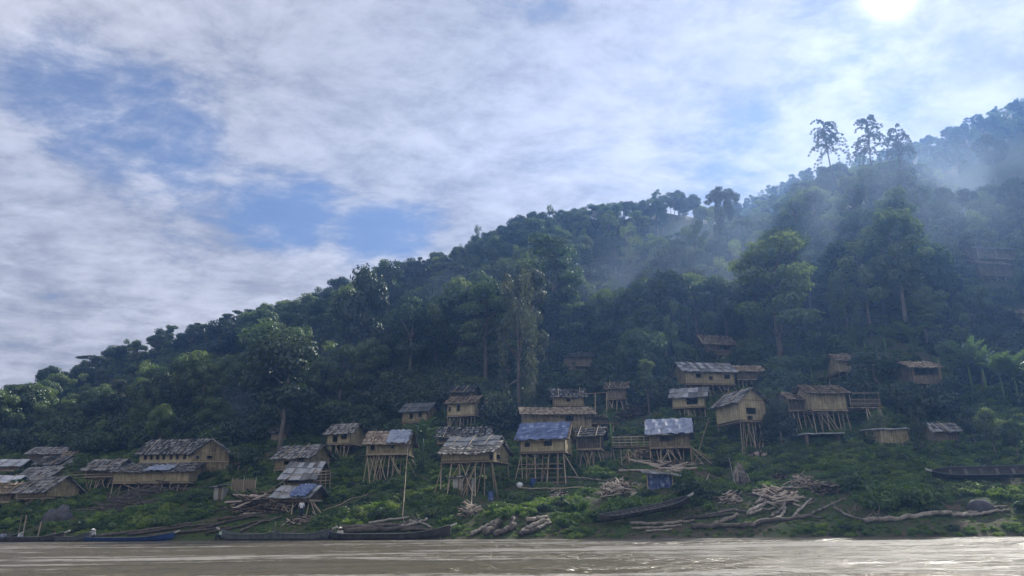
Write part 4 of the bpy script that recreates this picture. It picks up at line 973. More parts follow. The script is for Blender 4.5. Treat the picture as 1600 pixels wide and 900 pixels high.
# bank poles on the left, long thin rails of timber lying along the shore
pl = [([(150, 838), (220, 828), (300, 818)], 'lowest of the dark timbers lying along the bank behind the blue boat'), ([(200, 836), (280, 825), (350, 818)], 'second dark timber above the blue boat'),
      ([(230, 838), (300, 834), (360, 826)], 'dark timber nearest the water right of the blue boat'), ([(300, 830), (350, 818), (400, 806)], 'dark timber sloping up to the plank heap'),
      ([(320, 836), (380, 822), (420, 812)], 'dark timber beneath the plank heap'), ([(340, 812), (380, 808), (410, 807)], 'flat pale plank across the foot of the plank heap'),
      ([(375, 832), (400, 820), (440, 808)], 'timber slanting right behind the grey green boat')]
for p, l in pl: log(p, .13, .10, l, 'darklog', group='dark timbers on the left bank')
log([(810, 762), (850, 761), (916, 761)], .05, .05, 'long thin bamboo pole on the ground in front of the blue tarpaulin hut', 'bamboo', 'bamboo_pole', 'pole', None)
log([(875, 751, .5), (910, 751, .4), (945, 752, .2)], .10, .08, 'pale straight beam reaching to the firewood heap', 'drift', 'beam', 'beam', None, raw=True)
log([(505, 798), (540, 785), (575, 772)], .05, .04, 'thin pole slanting across the grass right of the blue striped shack', 'bamboo', 'bamboo_pole', 'pole', None)
log([(629, 806, .0), (632, 780, 1.2), (636, 748, 3.4)], .045, .03, 'thin upright pole standing on the grass left of the outhouse', 'bamboo', 'bamboo_pole', 'pole', None, raw=True)
log([(736, 805), (737, 795, .8), (738, 785, 1.6)], .04, .03, 'short upright pole below the ragged thatch hut', 'bamboo', 'bamboo_pole', 'pole', None, raw=True)
for k, (x, t) in enumerate([(28, 'left'), (35, 'right')]):
    g = hit(x, 838); b = MB(); b.tube([(0, 0, -.5), (.05, 0, 1.8)], [.06, .05], 7); o = b.build('mooring_post', MT['bamboo']); o.location = g; tag(o, f'{t} post of the pair standing behind the leftmost boats', 'post')
g = hit(58, 840); b = MB(); b.tube([(0, 0, -.5), (.15, 0, 1.3)], [.05, .045], 7); o = b.build('mooring_post', MT['bamboo']); o.location = g; tag(o, 'leaning post beside a brown board behind the dark moored boat', 'post')
def pile(px, py, w, hh, n, lmin, lmax, rad, label, mt='heap', align=None, spread=1.2, name='firewood_heap'):
    g = hit(px, py); s = g.y / FPX; r = random.Random(px); b = MB()
    for i in range(n):
        u = r.gauss(0, .38) * w / 2 * s; v = r.uniform(-.4, 1) * spread; q = max(0, 1 - (u / (w / 2 * s)) ** 2); z = tz(g.x + u, g.y + v) - g.z + r.random() ** 1.3 * hh * s * q * .5 + .05
        L = r.uniform(lmin, lmax); a = r.uniform(0, math.pi) if align is None else align + r.gauss(0, .28); el = r.gauss(0, .3)
        d = Vector((math.cos(a) * math.cos(el), math.sin(a) * .6, math.sin(el) + .0)).normalized() * L / 2; c = Vector((u, v, z)); rr = rad * r.uniform(.6, 1.4)
        b.tube([c - d, c + Vector((0, 0, r.uniform(-.03, .03))), c + d], [rr, rr * 1.05, rr * .85], 5)
    o = b.build(name, MT[mt]); o.location = g; tag(o, label, 'firewood', None, 'stuff')
pile(966, 772, 62, 30, 260, .3, .9, .045, 'big heap of chopped firewood left of the blue tarpaulin shelter', spread=3)
pile(1142, 785, 38, 14, 110, .35, .9, .05, 'low heap of split firewood left of the long split wood heap')
pile(1220, 784, 75, 24, 150, .5, 1.6, .075, 'wide heap of split logs in the middle of the right bank', align=.1, spread=2)
pile(1262, 765, 40, 26, 220, .4, 1.3, .035, 'heap of tangled sticks above the split logs')
pile(1298, 772, 44, 28, 220, .4, 1.3, .035, 'second tangled stick heap spilling down the slope to the right')
pile(1222, 748, 22, 8, 50, .3, .7, .045, 'small scatter of cut wood above the split logs')
pile(1185, 712, 26, 8, 60, .3, .8, .06, 'small stack of cut wood under the gable hut')
pile(400, 800, 95, 42, 130, 1.5, 4.2, .06, 'wide heap of old planks and poles left of the blue striped shack', 'heap', .35, 4, 'plank_heap')
pile(735, 803, 30, 22, 60, .6, 1.8, .05, 'tilted stack of thin boards below the ragged thatch hut', align=.6)
pile(870, 780, 40, 10, 40, .5, 1.5, .04, 'sparse scattered sticks on the grass below the blue tarpaulin hut')
pile(1052, 737, 90, 8, 30, 2.5, 5, .08, 'heap of long pale poles laid over the blue tarpaulin shelter', align=.0, spread=2.5, name='pole_heap')
pile(985, 655, 60, 26, 120, .8, 2.4, .05, 'tangle of brown sticks on the slope right of the two level house')
pile(1236, 600, 50, 20, 70, .6, 1.8, .04, 'heap of branches right of the long corrugated roof hut')
pile(1010, 715, 60, 24, 80, .8, 2.4, .04, 'broken bamboo under the raised walkway', 'bamboo')
pile(205, 790, 130, 30, 120, .8, 2.8, .05, 'scattered dead branches on the slope below the lean-to house', 'darklog', .5, 6, 'dead_branches')
pile(470, 818, 60, 12, 60, .5, 1.8, .04, 'scattered sticks on the mud by the standing person')
g = hit(1160, 757); b = MB(); r = random.Random(3); s = g.y / FPX
for i in range(13):
    a = -1 + 2 * i / 12; x0 = a * 14 * s; b.tube([(x0, r.uniform(-.3, .1), -.2), (x0 * .7, .3, 14 * s), (x0 * .25 + r.uniform(-.15, .15), .6, 30 * s + r.uniform(-.3, .2))], [.09, .085, .06], 6)
o = b.build('upright_wood_bundle', MT['drift'], smooth=True); o.location = g; tag(o, 'bundle of long pale branches leaned together like a tent on the slope', 'wood bundle')
# small items
def drum(px, py, h, w, m, name, label, cat):
    g = hit(px, py); s = g.y / FPX; b = MB(); H_ = h * s; R_ = w * s / 2
    b.tube([(0, 0, -.05), (0, 0, .02), (0, 0, H_ * .33), (0, 0, H_ * .36), (0, 0, H_ * .64), (0, 0, H_ * .67), (0, 0, H_), (0, 0, H_ + .01)], [R_ * .96, R_, R_, R_ * 1.06, R_ * 1.06, R_, R_, R_ * .9], 14)
    o = b.build(name, MT[m], smooth=False); o.location = g; tag(o, label, cat)
drum(767, 782, 13, 9, 'tarp', 'water_drum', 'blue plastic drum by the tall pole right of the outhouse', 'drum')
drum(833, 760, 11, 9, 'hull_blue', 'water_drum', 'dark blue drum under the blue tarpaulin hut', 'drum')
g = hit(812, 762); b = MB(); b.tube([(0, 0, -.1), (0, 0, .1), (0, 0, .28), (0, 0, .4), (0, 0, .44)], [.16, .3, .3, .18, .03], 12); o = b.build('white_sack', MT['white'], smooth=True); o.location = g; tag(o, 'round white sack on the ground left of the blue tarpaulin hut', 'sack')
g = hit(88, 812); b = MB(); r = random.Random(4)
for i in range(6): b.tube([(r.uniform(-1, 1), r.uniform(-.3, .5), -.6), (r.uniform(-.9, .9), 0, .3), (r.uniform(-.7, .7), .3, 1.0 + r.uniform(-.3, .3))], [.8, .75, .35], 7)
o = b.build('boulder', MT['rock'], smooth=True); o.location = g; tag(o, 'big dark grey boulder on the left bank above the moored boats', 'boulder')
g = hit(1532, 795); b = MB(); b.tube([(0, 0, -.5), (0, 0, .1), (.1, .1, .4), (.1, .1, .55)], [.95, .9, .6, .2], 9); o = b.build('boulder', MT['rock'], smooth=True); o.location = g; tag(o, 'dark rounded rock just above the driftwood at the right', 'boulder')

# ------------------------------------------------------------------ banana plants
def banana(px, yg, H, n, label, seed, leafL=2.6, spread=1.0, trunks=1, tops=None):
    g = hit(px, yg); f_ = FPX / g.y; RECTS.append((px - 3.2 * f_, yg - (H + 3) * f_, px + 3.2 * f_, yg - .6 * f_, g.y)); e = empty('banana_plant', g, label, 'banana plant', 'banana plants on the slope'); r = random.Random(seed)
    for t in range(trunks):
        ox = (t - (trunks - 1) / 2) * 1.5; oy = r.uniform(-.5, .5); hh = H * r.uniform(.85, 1.05)
        b = MB(); b.tube([(ox, oy, -.6), (ox + .05, oy, hh * .5), (ox, oy, hh)], [.16, .13, .09], 8); b.build('stem', MT['weed'], e, smooth=True)
        for k in range(n):
            a = 6.283 * k / n + r.uniform(-.3, .3); L = leafL * r.uniform(.75, 1.15); up = r.uniform(.75, 1.4); W_ = L * .075
            b = MB(); pts = []; N = 9; dirh = Vector((math.cos(a), math.sin(a), 0)); side = Vector((-math.sin(a), math.cos(a), 0))
            p = Vector((ox, oy, hh - .05)); el = up
            for i in range(N + 1):
                pts.append((p.copy(), el)); p = p + (dirh * math.cos(el) + Vector((0, 0, 1)) * math.sin(el)) * (L / N); el -= r.uniform(.14, .25) * spread
            for i in range(N):
                w0 = W_ * (math.sin(min(1, .12 + i / N * 1.02) * math.pi) ** .6 if i else .15) * 1.6; w1 = W_ * math.sin(max(.02, min(1, .12 + (i + 1) / N * .9)) * math.pi) ** .6 * 1.6
                for sg in (-1, 1):
                    q0, e0 = pts[i]; q1, e1 = pts[i + 1]; dr = Vector((0, 0, .35)); 
                    gapf = r.uniform(.02, .22)
                    b.quad(q0, q0.lerp(q1, 1 - gapf), q0.lerp(q1, 1 - gapf) + side * sg * w1 + dr * w1, q0 + side * sg * w0 + dr * w0)
            b.build('leaf', MT['banana'], e)
    return e
banana(660, 738, 3.4, 11, 'tall dark banana plant between the half blue roof hut and the ragged thatch hut', 1, 3.2, .9)
banana(1282, 604, 2.2, 10, 'banana plant with broad leaves directly above the porch hut', 2, 3.0, 1, 2)
banana(1427, 562, 2.8, 11, 'single tall banana plant with long arching leaves on the slope at the right', 3, 3.8, .9)
banana(1345, 552, 2.0, 9, 'pair of banana plants left of the tall arching one', 4, 3.2, .7, 2)
banana(1385, 550, 2.0, 8, 'small banana plant between the pair and the tall arching one', 5, 2.8, .8)
banana(1535, 622, 3.6, 12, 'largest banana clump at the right edge with upright paddle leaves, left stems', 6, 4.2, .5, 2)
banana(1582, 640, 4.0, 12, 'biggest banana plant at the right edge with leaves spilling right', 7, 4.2, .75, 2)
banana(955, 700, 2.6, 8, 'small banana plant behind the annex of the blue tarpaulin hut', 8, 1.8, .9)
banana(1470, 600, 2.0, 9, 'banana plant behind the timber balcony hut', 9, 2.6, .8)

# ------------------------------------------------------------------ notable trees
def tree_px(k, px, ytop, ybase, label, sq=1.0, name=None, Y=None, group=None, tilt=(0, 0), cat='tree'):
    if Y is None: g = hit(px, ybase)
    else:
        q = at(px, ybase, Y); g = Vector((q.x, Y, tz(q.x, Y)))
    top = at(px, ytop, g.y).z; sc = (top - g.z) / TK[k]['H']
    g.z -= .2; f_ = FPX / g.y; w_ = TK[k]['R'] * sc * sq * f_ * .3; RECTS.append((px - w_, ytop + 5, px + w_, ytop + (ybase - ytop) * .32, g.y))
    return put_tree(k, g, sc, label, cat, group, None, name, sq, tilt)
def palmish(px, ytop, Y, label, seed, Rr, n=16, lean=0):
    """tall bare tree whose crown is a spray of drooping leafy boughs"""
    top = at(px, ytop, Y); gx = top.x + lean; gz = tz(gx, Y); e = empty('spray_crowned_tree', (gx, Y, gz - .3), label, 'tree'); H_ = top.z - gz; r = random.Random(seed)
    b = MB(); pts = [Vector((0, 0, -1)).lerp(Vector((-lean, 0, H_ - .9)), i / 8) + Vector((.35 * math.sin(i * 1.1), .1, 0)) * (0 < i < 8) for i in range(9)]; b.tube(pts, [.26 - .02 * i for i in range(9)], 8)
    C = []; Q = []; K = []
    for k in range(n):
        a = 6.283 * k / n * 1.0 + r.uniform(-.2, .2); L = Rr * r.uniform(.65, 1.08); q_ = r.random(); L *= .55 + .55 * q_; z0 = H_ - .9 - q_ * Rr * 1.5; el = r.uniform(.35, 1.1); p = pts[-1].copy(); p.z = z0; p.x += (H_ - z0) * .07 * lean; q = [p.copy()]
        for i in range(7):
            p = p + Vector((math.cos(a) * math.cos(el), math.sin(a) * math.cos(el), math.sin(el))) * (L / 7); el -= .33; q.append(p.copy())
            if i > 0:
                C.append(tuple(p + Vector((r.uniform(-.2, .2), r.uniform(-.2, .2), -.15)))); Q.append((.34, .34, .30)); K.append(24)
        b.tube(q, [.07 - .008 * i for i in range(8)], 5)
    V, F = leaves(C, Q, K, .25, seed, .4, -.3)
    o = bpy.data.objects.new('crown', npmesh('crown', V, F, MT['leaf_dark'])); link(o, e); b.build('trunk', MT['bark'], e, smooth=True)
palmish(1283, 184, 182, 'left one of two very tall spray crowned trees standing against the sky', 1, 6.6, 54, 1.8)
palmish(1352, 181, 180, 'right one of two very tall spray crowned trees standing against the sky', 2, 7.2, 58, -.5)
palmish(1398, 196, 184, 'lower spray crowned tree just right of the two very tall ones', 3, 6.4, 46, .4)
I = idx
put = tree_px
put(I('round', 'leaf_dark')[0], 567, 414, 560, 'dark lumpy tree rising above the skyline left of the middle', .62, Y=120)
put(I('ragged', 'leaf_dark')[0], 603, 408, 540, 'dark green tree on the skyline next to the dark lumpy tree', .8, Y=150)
put(I('layer', 'leaf')[0], 500, 488, 600, 'pale green layered tree standing in the smoke', .75)
put(I('vine', 'leaf_brown')[0], 810, 402, 665, 'very tall brownish tree hung with foliage, its straight trunk dropping behind the huts', .62, Y=None)
put(I('tall', 'leaf_brown')[0], 835, 420, 645, 'brown tinged tree beside the very tall hung tree', .85)
put(I('umbrella', 'leaf')[0], 1062, 300, 440, 'umbrella shaped tree on the skyline right of the middle', .8, Y=205)
put(I('tall', 'leaf_dark')[0], 1140, 298, 440, 'narrow dark tree with a flat flaring top on the skyline', .45, Y=170)
put(I('umbrella', 'leaf_dark')[0], 1140, 292, 440, 'flat umbrella crown tree on the skyline just behind the narrow dark tree', .42, Y=171)
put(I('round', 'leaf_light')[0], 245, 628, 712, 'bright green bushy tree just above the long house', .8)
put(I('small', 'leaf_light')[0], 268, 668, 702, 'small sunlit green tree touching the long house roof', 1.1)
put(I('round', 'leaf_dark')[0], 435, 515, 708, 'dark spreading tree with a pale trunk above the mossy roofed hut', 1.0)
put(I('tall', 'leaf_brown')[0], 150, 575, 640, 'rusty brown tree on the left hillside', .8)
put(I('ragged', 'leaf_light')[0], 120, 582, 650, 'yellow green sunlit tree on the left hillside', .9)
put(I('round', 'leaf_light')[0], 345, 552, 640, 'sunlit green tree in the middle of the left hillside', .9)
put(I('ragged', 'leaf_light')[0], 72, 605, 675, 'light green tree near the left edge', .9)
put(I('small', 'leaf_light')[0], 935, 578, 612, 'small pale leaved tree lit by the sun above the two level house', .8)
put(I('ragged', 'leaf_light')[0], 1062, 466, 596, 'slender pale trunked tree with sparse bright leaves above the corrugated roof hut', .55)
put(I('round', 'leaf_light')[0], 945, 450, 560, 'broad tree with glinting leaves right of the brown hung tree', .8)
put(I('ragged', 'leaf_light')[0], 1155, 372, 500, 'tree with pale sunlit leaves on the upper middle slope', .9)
put(I('layer', 'leaf')[1], 862, 366, 560, 'feathery wide tree high on the middle slope', 1.1)
put(I('round', 'leaf_dark')[0], 1560, 208, 300, 'dark round topped tree against the hazy far hill', .9, Y=205)
put(I('small', 'leaf_light')[0], 1592, 358, 420, 'pale blossom coloured tree at the right edge in front of the stacked roof hut', .8)
put(I('small', 'leaf')[0], 1375, 538, 612, 'drooping green bush covering the roof of the half hidden tan hut', 1.4)
put(I('small', 'leaf')[0], 1372, 640, 690, 'leafy bush left of the square yellow hut', .9)
put(I('round', 'leaf_dark')[0], 1525, 632, 700, 'dense dark bushy tree under the banana clump at the right', .8)
put(I('round', 'leaf_dark')[0], 1222, 618, 702, 'dark leafy tree between the gable hut and the porch hut', .8)
put(I('vine')[0], 1442, 628, 712, 'vine covered bushy tree between the square yellow hut and the faded little hut', .8)
put(I('round', 'leaf')[0], 1560, 632, 722, 'dark rounded tree above the long black boat at the right edge', .9)
put(I('layer', 'leaf')[0], 1015, 560, 650, 'layered dark tree on the slope left of the corrugated roof hut', .8)
put(I('small', 'leaf')[0], 1490, 585, 640, 'dark layered bush beside the timber balcony', 1.3)
put(I('round', 'leaf')[0], 1592, 650, 722, 'dense tree filling the right edge above the grass', .7)
put(I('small', 'leaf')[0], 590, 645, 700, 'bushy tree between the small yellow hut and the half blue roof', 1.2)
put(I('small', 'leaf')[0], 384, 690, 745, 'dark bush at the right end of the long house', 1.1)
put(I('small', 'leaf_light')[0], 97, 730, 760, 'yellow green bush right of the far left huts', 1.2)
put(I('small', 'leaf')[0], 128, 705, 745, 'rounded bush behind the dark low hut', 1.2)
put(I('umbrella', 'leaf')[0], 205, 535, 600, 'flat topped tree on the skyline of the left hill', .6, Y=165)
put(I('umbrella', 'leaf_dark')[0], 250, 520, 590, 'second flat topped tree along the left skyline', .6, Y=166)
put(I('umbrella', 'leaf')[0], 300, 503, 570, 'third flat topped tree along the left skyline', .6, Y=166)
put(I('umbrella', 'leaf_dark')[0], 655, 401, 470, 'tiny isolated umbrella tree on the skyline between the dark tree and the summit', .35, Y=176)

# ------------------------------------------------------------------ forest
sk_x = [p[0] for p in SKYL]; sk_y = [p[1] for p in SKYL]; f_x = [p[0] for p in FAR]; f_y = [p[1] for p in FAR]
FOOT = [(-100, 712), (40, 700), (130, 705), (200, 695), (380, 700), (430, 690), (500, 668), (560, 650), (620, 625), (700, 612), (780, 650), (860, 600), (980, 600), (1010, 640), (1060, 590), (1180, 600), (1215, 690), (1260, 690), (1300, 690), (1370, 690), (1430, 695), (1510, 700), (1700, 710)]
fx = [p[0] for p in FOOT]; fy = [p[1] for p in FOOT]
cand = []
def clear(pj, g, k, sc):
    T = TK[k]; f = FPX / g[1]; x0 = pj[0] - T['R'] * sc * f * .75; x1 = pj[0] + T['R'] * sc * f * .75; y0 = pj[1] - T['H'] * sc * f; y1 = pj[1]
    for (a, b, c, d, Yh) in RECTS:
        if g[1] < Yh + 2.5 and x1 > a and x0 < c and y1 > b and y0 < d: return False
    return True
def poisson(amin, amax, ymin, ymax, sp):
    out = []; grid = {}
    n = int((amax - amin) * (ymax ** 2 - ymin ** 2) / 2 / (sp * sp) * 5)
    for _ in range(n):
        Y = math.sqrt(rnd.uniform(ymin ** 2, ymax ** 2)); X = rnd.uniform(amin, amax) * Y; c = (int(X // sp), int(Y // sp))
        if any((X - q[0]) ** 2 + (Y - q[1]) ** 2 < sp * sp for i in (-1, 0, 1) for j in (-1, 0, 1) for q in grid.get((c[0] + i, c[1] + j), ())): continue
        grid.setdefault(c, []).append((X, Y)); out.append((X, Y))
    return out
wts = {'round': 5, 'tall': 5, 'umbrella': 1.2, 'layer': 3, 'ragged': 3, 'vine': 3, 'small': 0}
KW = [wts[s[0]] * (.8 if s[1] != 'leaf' else 1.1) * (.4 if s[1] == 'leaf_brown' else 1) for s in spec]
PTS = poisson(-.86, .84, 84, 232, 4.8)
for (X, Y) in poisson(-.86, .84, 78, 122, 3.3):
    if all((X - q[0]) ** 2 + (Y - q[1]) ** 2 > 7.5 for q in PTS): PTS.append((X, Y))
for (X, Y) in PTS:
    a = X / Y; Yr = float(np.interp(a, _a1, _y1))
    if Y > Yr + 3: continue
    z = tz(X, Y); pj = proj((X, Y, z))
    if pj[1] > np.interp(pj[0], fx, fy): continue
    k = rnd.choices(range(len(spec)), KW)[0]; sc = rnd.choice((rnd.uniform(.55, .9), rnd.uniform(.8, 1.25))) * (1.22 if Y < 128 else 1) * (.85 if spec[k][0] in ('tall', 'vine') else 1)
    pt = proj((X, Y, z + TK[k]['H'] * sc)); lim = float(np.interp(pt[0], sk_x, sk_y)) + 6
    if pt[1] < lim: sc *= max(.3, (pj[1] - lim) / (pj[1] - pt[1]))
    if X > 12:      # crowns that would throw their shade across the river are shorter
        mz = .67 * (Y - 58 + .24 * X + 9)
        if z + TK[k]['H'] * sc > mz: sc = (mz - z) / TK[k]['H']
    if sc < .34: continue
    if not clear(pj, (X, Y), k, sc):
        sc *= .6
        if not clear(pj, (X, Y), k, sc):
            sc *= .6
            if sc < .3 or not clear(pj, (X, Y), k, sc): continue
    cand.append((X, Y, z - .2, k, sc, 'slope'))
x = -60
while x < 1680:      # the skyline row
    y = float(np.interp(x, sk_x, sk_y)) + rnd.choice((rnd.uniform(-13, 0), rnd.uniform(0, 16), rnd.uniform(4, 18))); a = pa(x, y); Yr = float(np.interp(a, _a1, _y1)) - rnd.uniform(0, 9); top = at(x, y, Yr); z = tz(top.x, Yr)
    k = rnd.choices(range(len(spec)), [{'round': 3, 'tall': .6, 'umbrella': 2.5, 'layer': 2.5, 'ragged': 3, 'vine': 1, 'small': 1}[s[0]] for s in spec])[0]; sc = (top.z - z) / TK[k]['H']
    if .25 < sc < 1.6: cand.append((top.x, Yr, z - .2, k, sc, 'ridge'))
    x += rnd.uniform(7, 13)
for (X, Y) in poisson(.1, .86, 240, 312, 5.0):
    z = tz(X, Y); pj = proj((X, Y, z)); k = rnd.choices(range(len(spec)), KW)[0]; sc = rnd.uniform(.45, .8)
    pt = proj((X, Y, z + TK[k]['H'] * sc)); lim = float(np.interp(pt[0], f_x, f_y)) + rnd.uniform(-4, 6)
    if pt[1] < lim: sc *= max(.35, (pj[1] - lim) / max(1, pj[1] - pt[1]))
    cand.append((X, Y, z - .2, k, sc, 'far'))
# visible ones, ordered by how large they show
def vis(c):
    X, Y, z, k, sc, t = c; pj = proj((X, Y, z + TK[k]['H'] * sc * .7))
    m = .35 if not (-40 < pj[0] < 1640) else 1
    return m * TK[k]['H'] * TK[k]['R'] * sc * sc / Y ** 2 * (1.6 if t == 'ridge' else 1)
cand.sort(key=vis, reverse=True)
NT_ = 252
ZN = [(0, 'above the far left huts'), (130, 'above the long house'), (380, 'above the mossy roofed hut'), (560, 'above the half blue roof hut'), (700, 'above the ragged thatch hut'), (860, 'above the two level house'), (1010, 'above the corrugated roof hut'),
      (1190, 'below the tall spray crowned trees'), (1420, 'near the right edge')]
LOOK = {'leaf': 'mid green', 'leaf_dark': 'dark green', 'leaf_light': 'pale green', 'leaf_brown': 'brownish'}
SH = {'round': 'rounded broadleaf tree', 'tall': 'tall narrow tree', 'umbrella': 'flat crowned tree', 'layer': 'layered feathery tree', 'ragged': 'ragged open tree', 'vine': 'tree draped in vines', 'small': 'small tree'}
for (X, Y, z, k, sc, t) in cand[:NT_]:
    px, py = proj((X, Y, z + TK[k]['H'] * sc * .7)); zone = [n for (x0, n) in ZN if px >= x0 or x0 == 0][-1]
    row = 'on the skyline' if t == 'ridge' else ('on the hazy far hill' if t == 'far' else ('low on the slope' if Y < 108 else ('halfway up the slope' if Y < 135 else 'high on the slope')))
    put_tree(k, (X, Y, z), sc, f"{LOOK[spec[k][1]]} {SH[spec[k][0]]} {row} {zone}", 'tree', f'forest trees {row} {zone}', sq=rnd.uniform(.9, 1.15))
rest = cand[NT_:]
print('trees', len(cand), 'things', NT_)

# remaining forest and ground cover: one object each, made with geometry nodes that instance meshes of plants in the scene
def scatter(name, pts, sources, label_kind='stuff'):
    """pts: list of (x,y,z,kindindex,scale,rz); sources: list of objects lists per kind"""
    me = bpy.data.meshes.new(name); n = len(pts); me.vertices.add(n)
    me.vertices.foreach_set('co', np.array([p[:3] for p in pts], np.float32).ravel())
    for nm, ty, col in (('k', 'INT', 3), ('s', 'FLOAT', 4), ('rz', 'FLOAT', 5)):
        at_ = me.attributes.new(nm, ty, 'POINT'); at_.data.foreach_set('value', np.array([p[col] for p in pts], np.int32 if ty == 'INT' else np.float32))
    o = bpy.data.objects.new(name, me); link(o); tag(o, kind='stuff')
    ng = bpy.data.node_groups.new(name, 'GeometryNodeTree'); ng.interface.new_socket('Geometry', in_out='INPUT', socket_type='NodeSocketGeometry'); ng.interface.new_socket('Geometry', in_out='OUTPUT', socket_type='NodeSocketGeometry')
    N = ng.nodes; Lk = ng.links.new; gi = N.new('NodeGroupInput'); go = N.new('NodeGroupOutput'); jo = N.new('GeometryNodeJoinGeometry')
    def attr(nm, ty): a = N.new('GeometryNodeInputNamedAttribute'); a.data_type = ty; a.inputs[0].default_value = nm; return a.outputs['Attribute']
    kk = attr('k', 'INT'); ss = attr('s', 'FLOAT'); rz = attr('rz', 'FLOAT'); cr = N.new('ShaderNodeCombineXYZ'); Lk(rz, cr.inputs[2])
    used = sorted({p[3] for p in pts})
    for k in used:
        cp = N.new('FunctionNodeCompare'); cp.data_type = 'INT'; cp.operation = 'EQUAL'; Lk(kk, cp.inputs[2]); cp.inputs[3].default_value = k
        for src in sources[k]:
            oi = N.new('GeometryNodeObjectInfo'); oi.inputs[0].default_value = src; oi.inputs[1].default_value = True; oi.transform_space = 'ORIGINAL'
            ip = N.new('GeometryNodeInstanceOnPoints'); Lk(gi.outputs[0], ip.inputs['Points']); Lk(cp.outputs[0], ip.inputs['Selection']); Lk(oi.outputs['Geometry'], ip.inputs['Instance']); Lk(cr.outputs[0], ip.inputs['Rotation']); Lk(ss, ip.inputs['Scale'])
            Lk(ip.outputs[0], jo.inputs[0])
    Lk(jo.outputs[0], go.inputs[0])
    md = o.modifiers.new('scatter', 'NODES'); md.node_group = ng
    return o
src = {}
for o in list(COL.objects):
    if o.type == 'MESH' and o.parent and o.name.split('.')[0] in ('crown', 'trunk'):
        for i, T in enumerate(TK):
            if o.data in (T['crown'], T['trunk']): src.setdefault(i, {})[o.data.name] = o
allsrc = {i: list(v.values()) for i, v in src.items()}
pts = [(X, Y, z, k, sc, rnd.uniform(0, 6.28)) for (X, Y, z, k, sc, t) in rest if k in allsrc]
# trees beyond the frame's edges and the back of the ridge so that the wood goes on
for (X, Y) in poisson(-1.5, 1.5, 100, 240, 8.5):
    a = X / Y
    if -.86 < a < .84: continue
    k = rnd.choice([0, 1, 2, 5, 6, 11, 16])
    if k in allsrc: pts.append((X, Y, tz(X, Y) - .2, k, rnd.uniform(.7, 1.0), rnd.uniform(0, 6.28)))
scatter('forest', pts, allsrc)

# shrubs: a few real ones, then the undergrowth mass made of the same plants
def shrub_mesh(seed, lm, R_=.75, n=9, size=.15, H=.8, k=120):
    r = random.Random(seed); C = []; Q = []; K = []
    for i in range(n):
        th = r.uniform(0, 6.283); q = R_ * math.sqrt(r.random()); rr = r.uniform(.22, .42) * R_ / .75
        C.append((q * math.cos(th), q * math.sin(th), r.uniform(.1, H) * (1 - .4 * q / R_))); Q.append((rr, rr, rr * .75)); K.append(k)
    V, F = leaves(C, Q, K, size, seed, .7); return npmesh('foliage', V, F, MT[lm])
def grass_mesh(seed, n=160, H=.7, R_=.45):
    r = np.random.default_rng(seed); a = r.uniform(0, 6.283, n); q = R_ * np.sqrt(r.random(n)) * .6; b = np.stack([q * np.cos(a), q * np.sin(a), np.zeros(n) - .05], 1)
    h = H * r.uniform(.5, 1.1, n); out = np.stack([np.cos(a), np.sin(a), np.zeros(n)], 1) * (r.uniform(.1, .6, n) * h)[:, None]; sd_ = np.stack([-np.sin(a + r.normal(0, 1, n)), np.cos(a), np.zeros(n)], 1) * .022
    m = b + out * .4 + np.array([0, 0, 1]) * (h * .65)[:, None]; t = b + out + np.array([0, 0, 1]) * (h * r.uniform(.75, 1, n))[:, None]
    V = np.concatenate([np.stack([b - sd_, b + sd_, m + sd_, m - sd_], 1), np.stack([m - sd_, m + sd_, t + sd_ * .2, t - sd_ * .2], 1)]).reshape(-1, 3)
    return npmesh('blades', V, np.arange(len(V)).reshape(-1, 4), MT['weed'])
SM = [shrub_mesh(1, 'weed', .75, 11, .13, .8, 130), shrub_mesh(2, 'weed', .9, 12, .14, .6, 130), shrub_mesh(3, 'leaf', .8, 12, .15, 1.0, 130), shrub_mesh(4, 'weed', .75, 12, .10, .45, 150), shrub_mesh(5, 'leaf_light', .7, 8, .16, .8), grass_mesh(6), shrub_mesh(7, 'leaf', 1.6, 16, .16, 2.0, 300), shrub_mesh(8, 'leaf_dark', 1.5, 15, .17, 1.8, 280)]
spots = [(1405, 790, 2.2, 1, 'rounded bush in the middle of the right hand grass'), (1340, 770, 1.8, 0, 'leafy bush left of the pale forked twig on the right bank'), (1086, 782, 1.8, 2, 'dark bush just right of the blue tarpaulin shelter'), (905, 805, 2.0, 5, 'tall grass tuft on the mound between the logs and the black boat'),
         (1100, 776, 1.6, 4, 'light green bush above the black boat bow'), (520, 812, 1.6, 3, 'low green bush right of the standing person'), (1255, 655, 1.6, 6, 'large bush under the porch hut'), (1215, 690, 1.4, 7, 'dark large bush right of the gable hut stilts'), (980, 800, 1.6, 1, 'bush directly above the stern of the black boat')]
shr = {}
for (x, y, sc, k, l) in spots:
    g = hit(x, y); o = bpy.data.objects.new('grass_tuft' if k == 5 else 'shrub', SM[k]); link(o); o.location = g; o.scale = (sc, sc, sc); tag(o, l, 'grass' if k == 5 else 'bush'); shr[k] = [o]
gp = []
def bare(x, y): return math.sin(x * .23 + 1.7 * math.sin(y * .19 + 1)) * math.sin(y * .31 + 1.5 * math.sin(x * .13)) + .35 * math.sin(x * .9 + y * .7) > .62
KEEP = set()
bpy.context.view_layer.update()
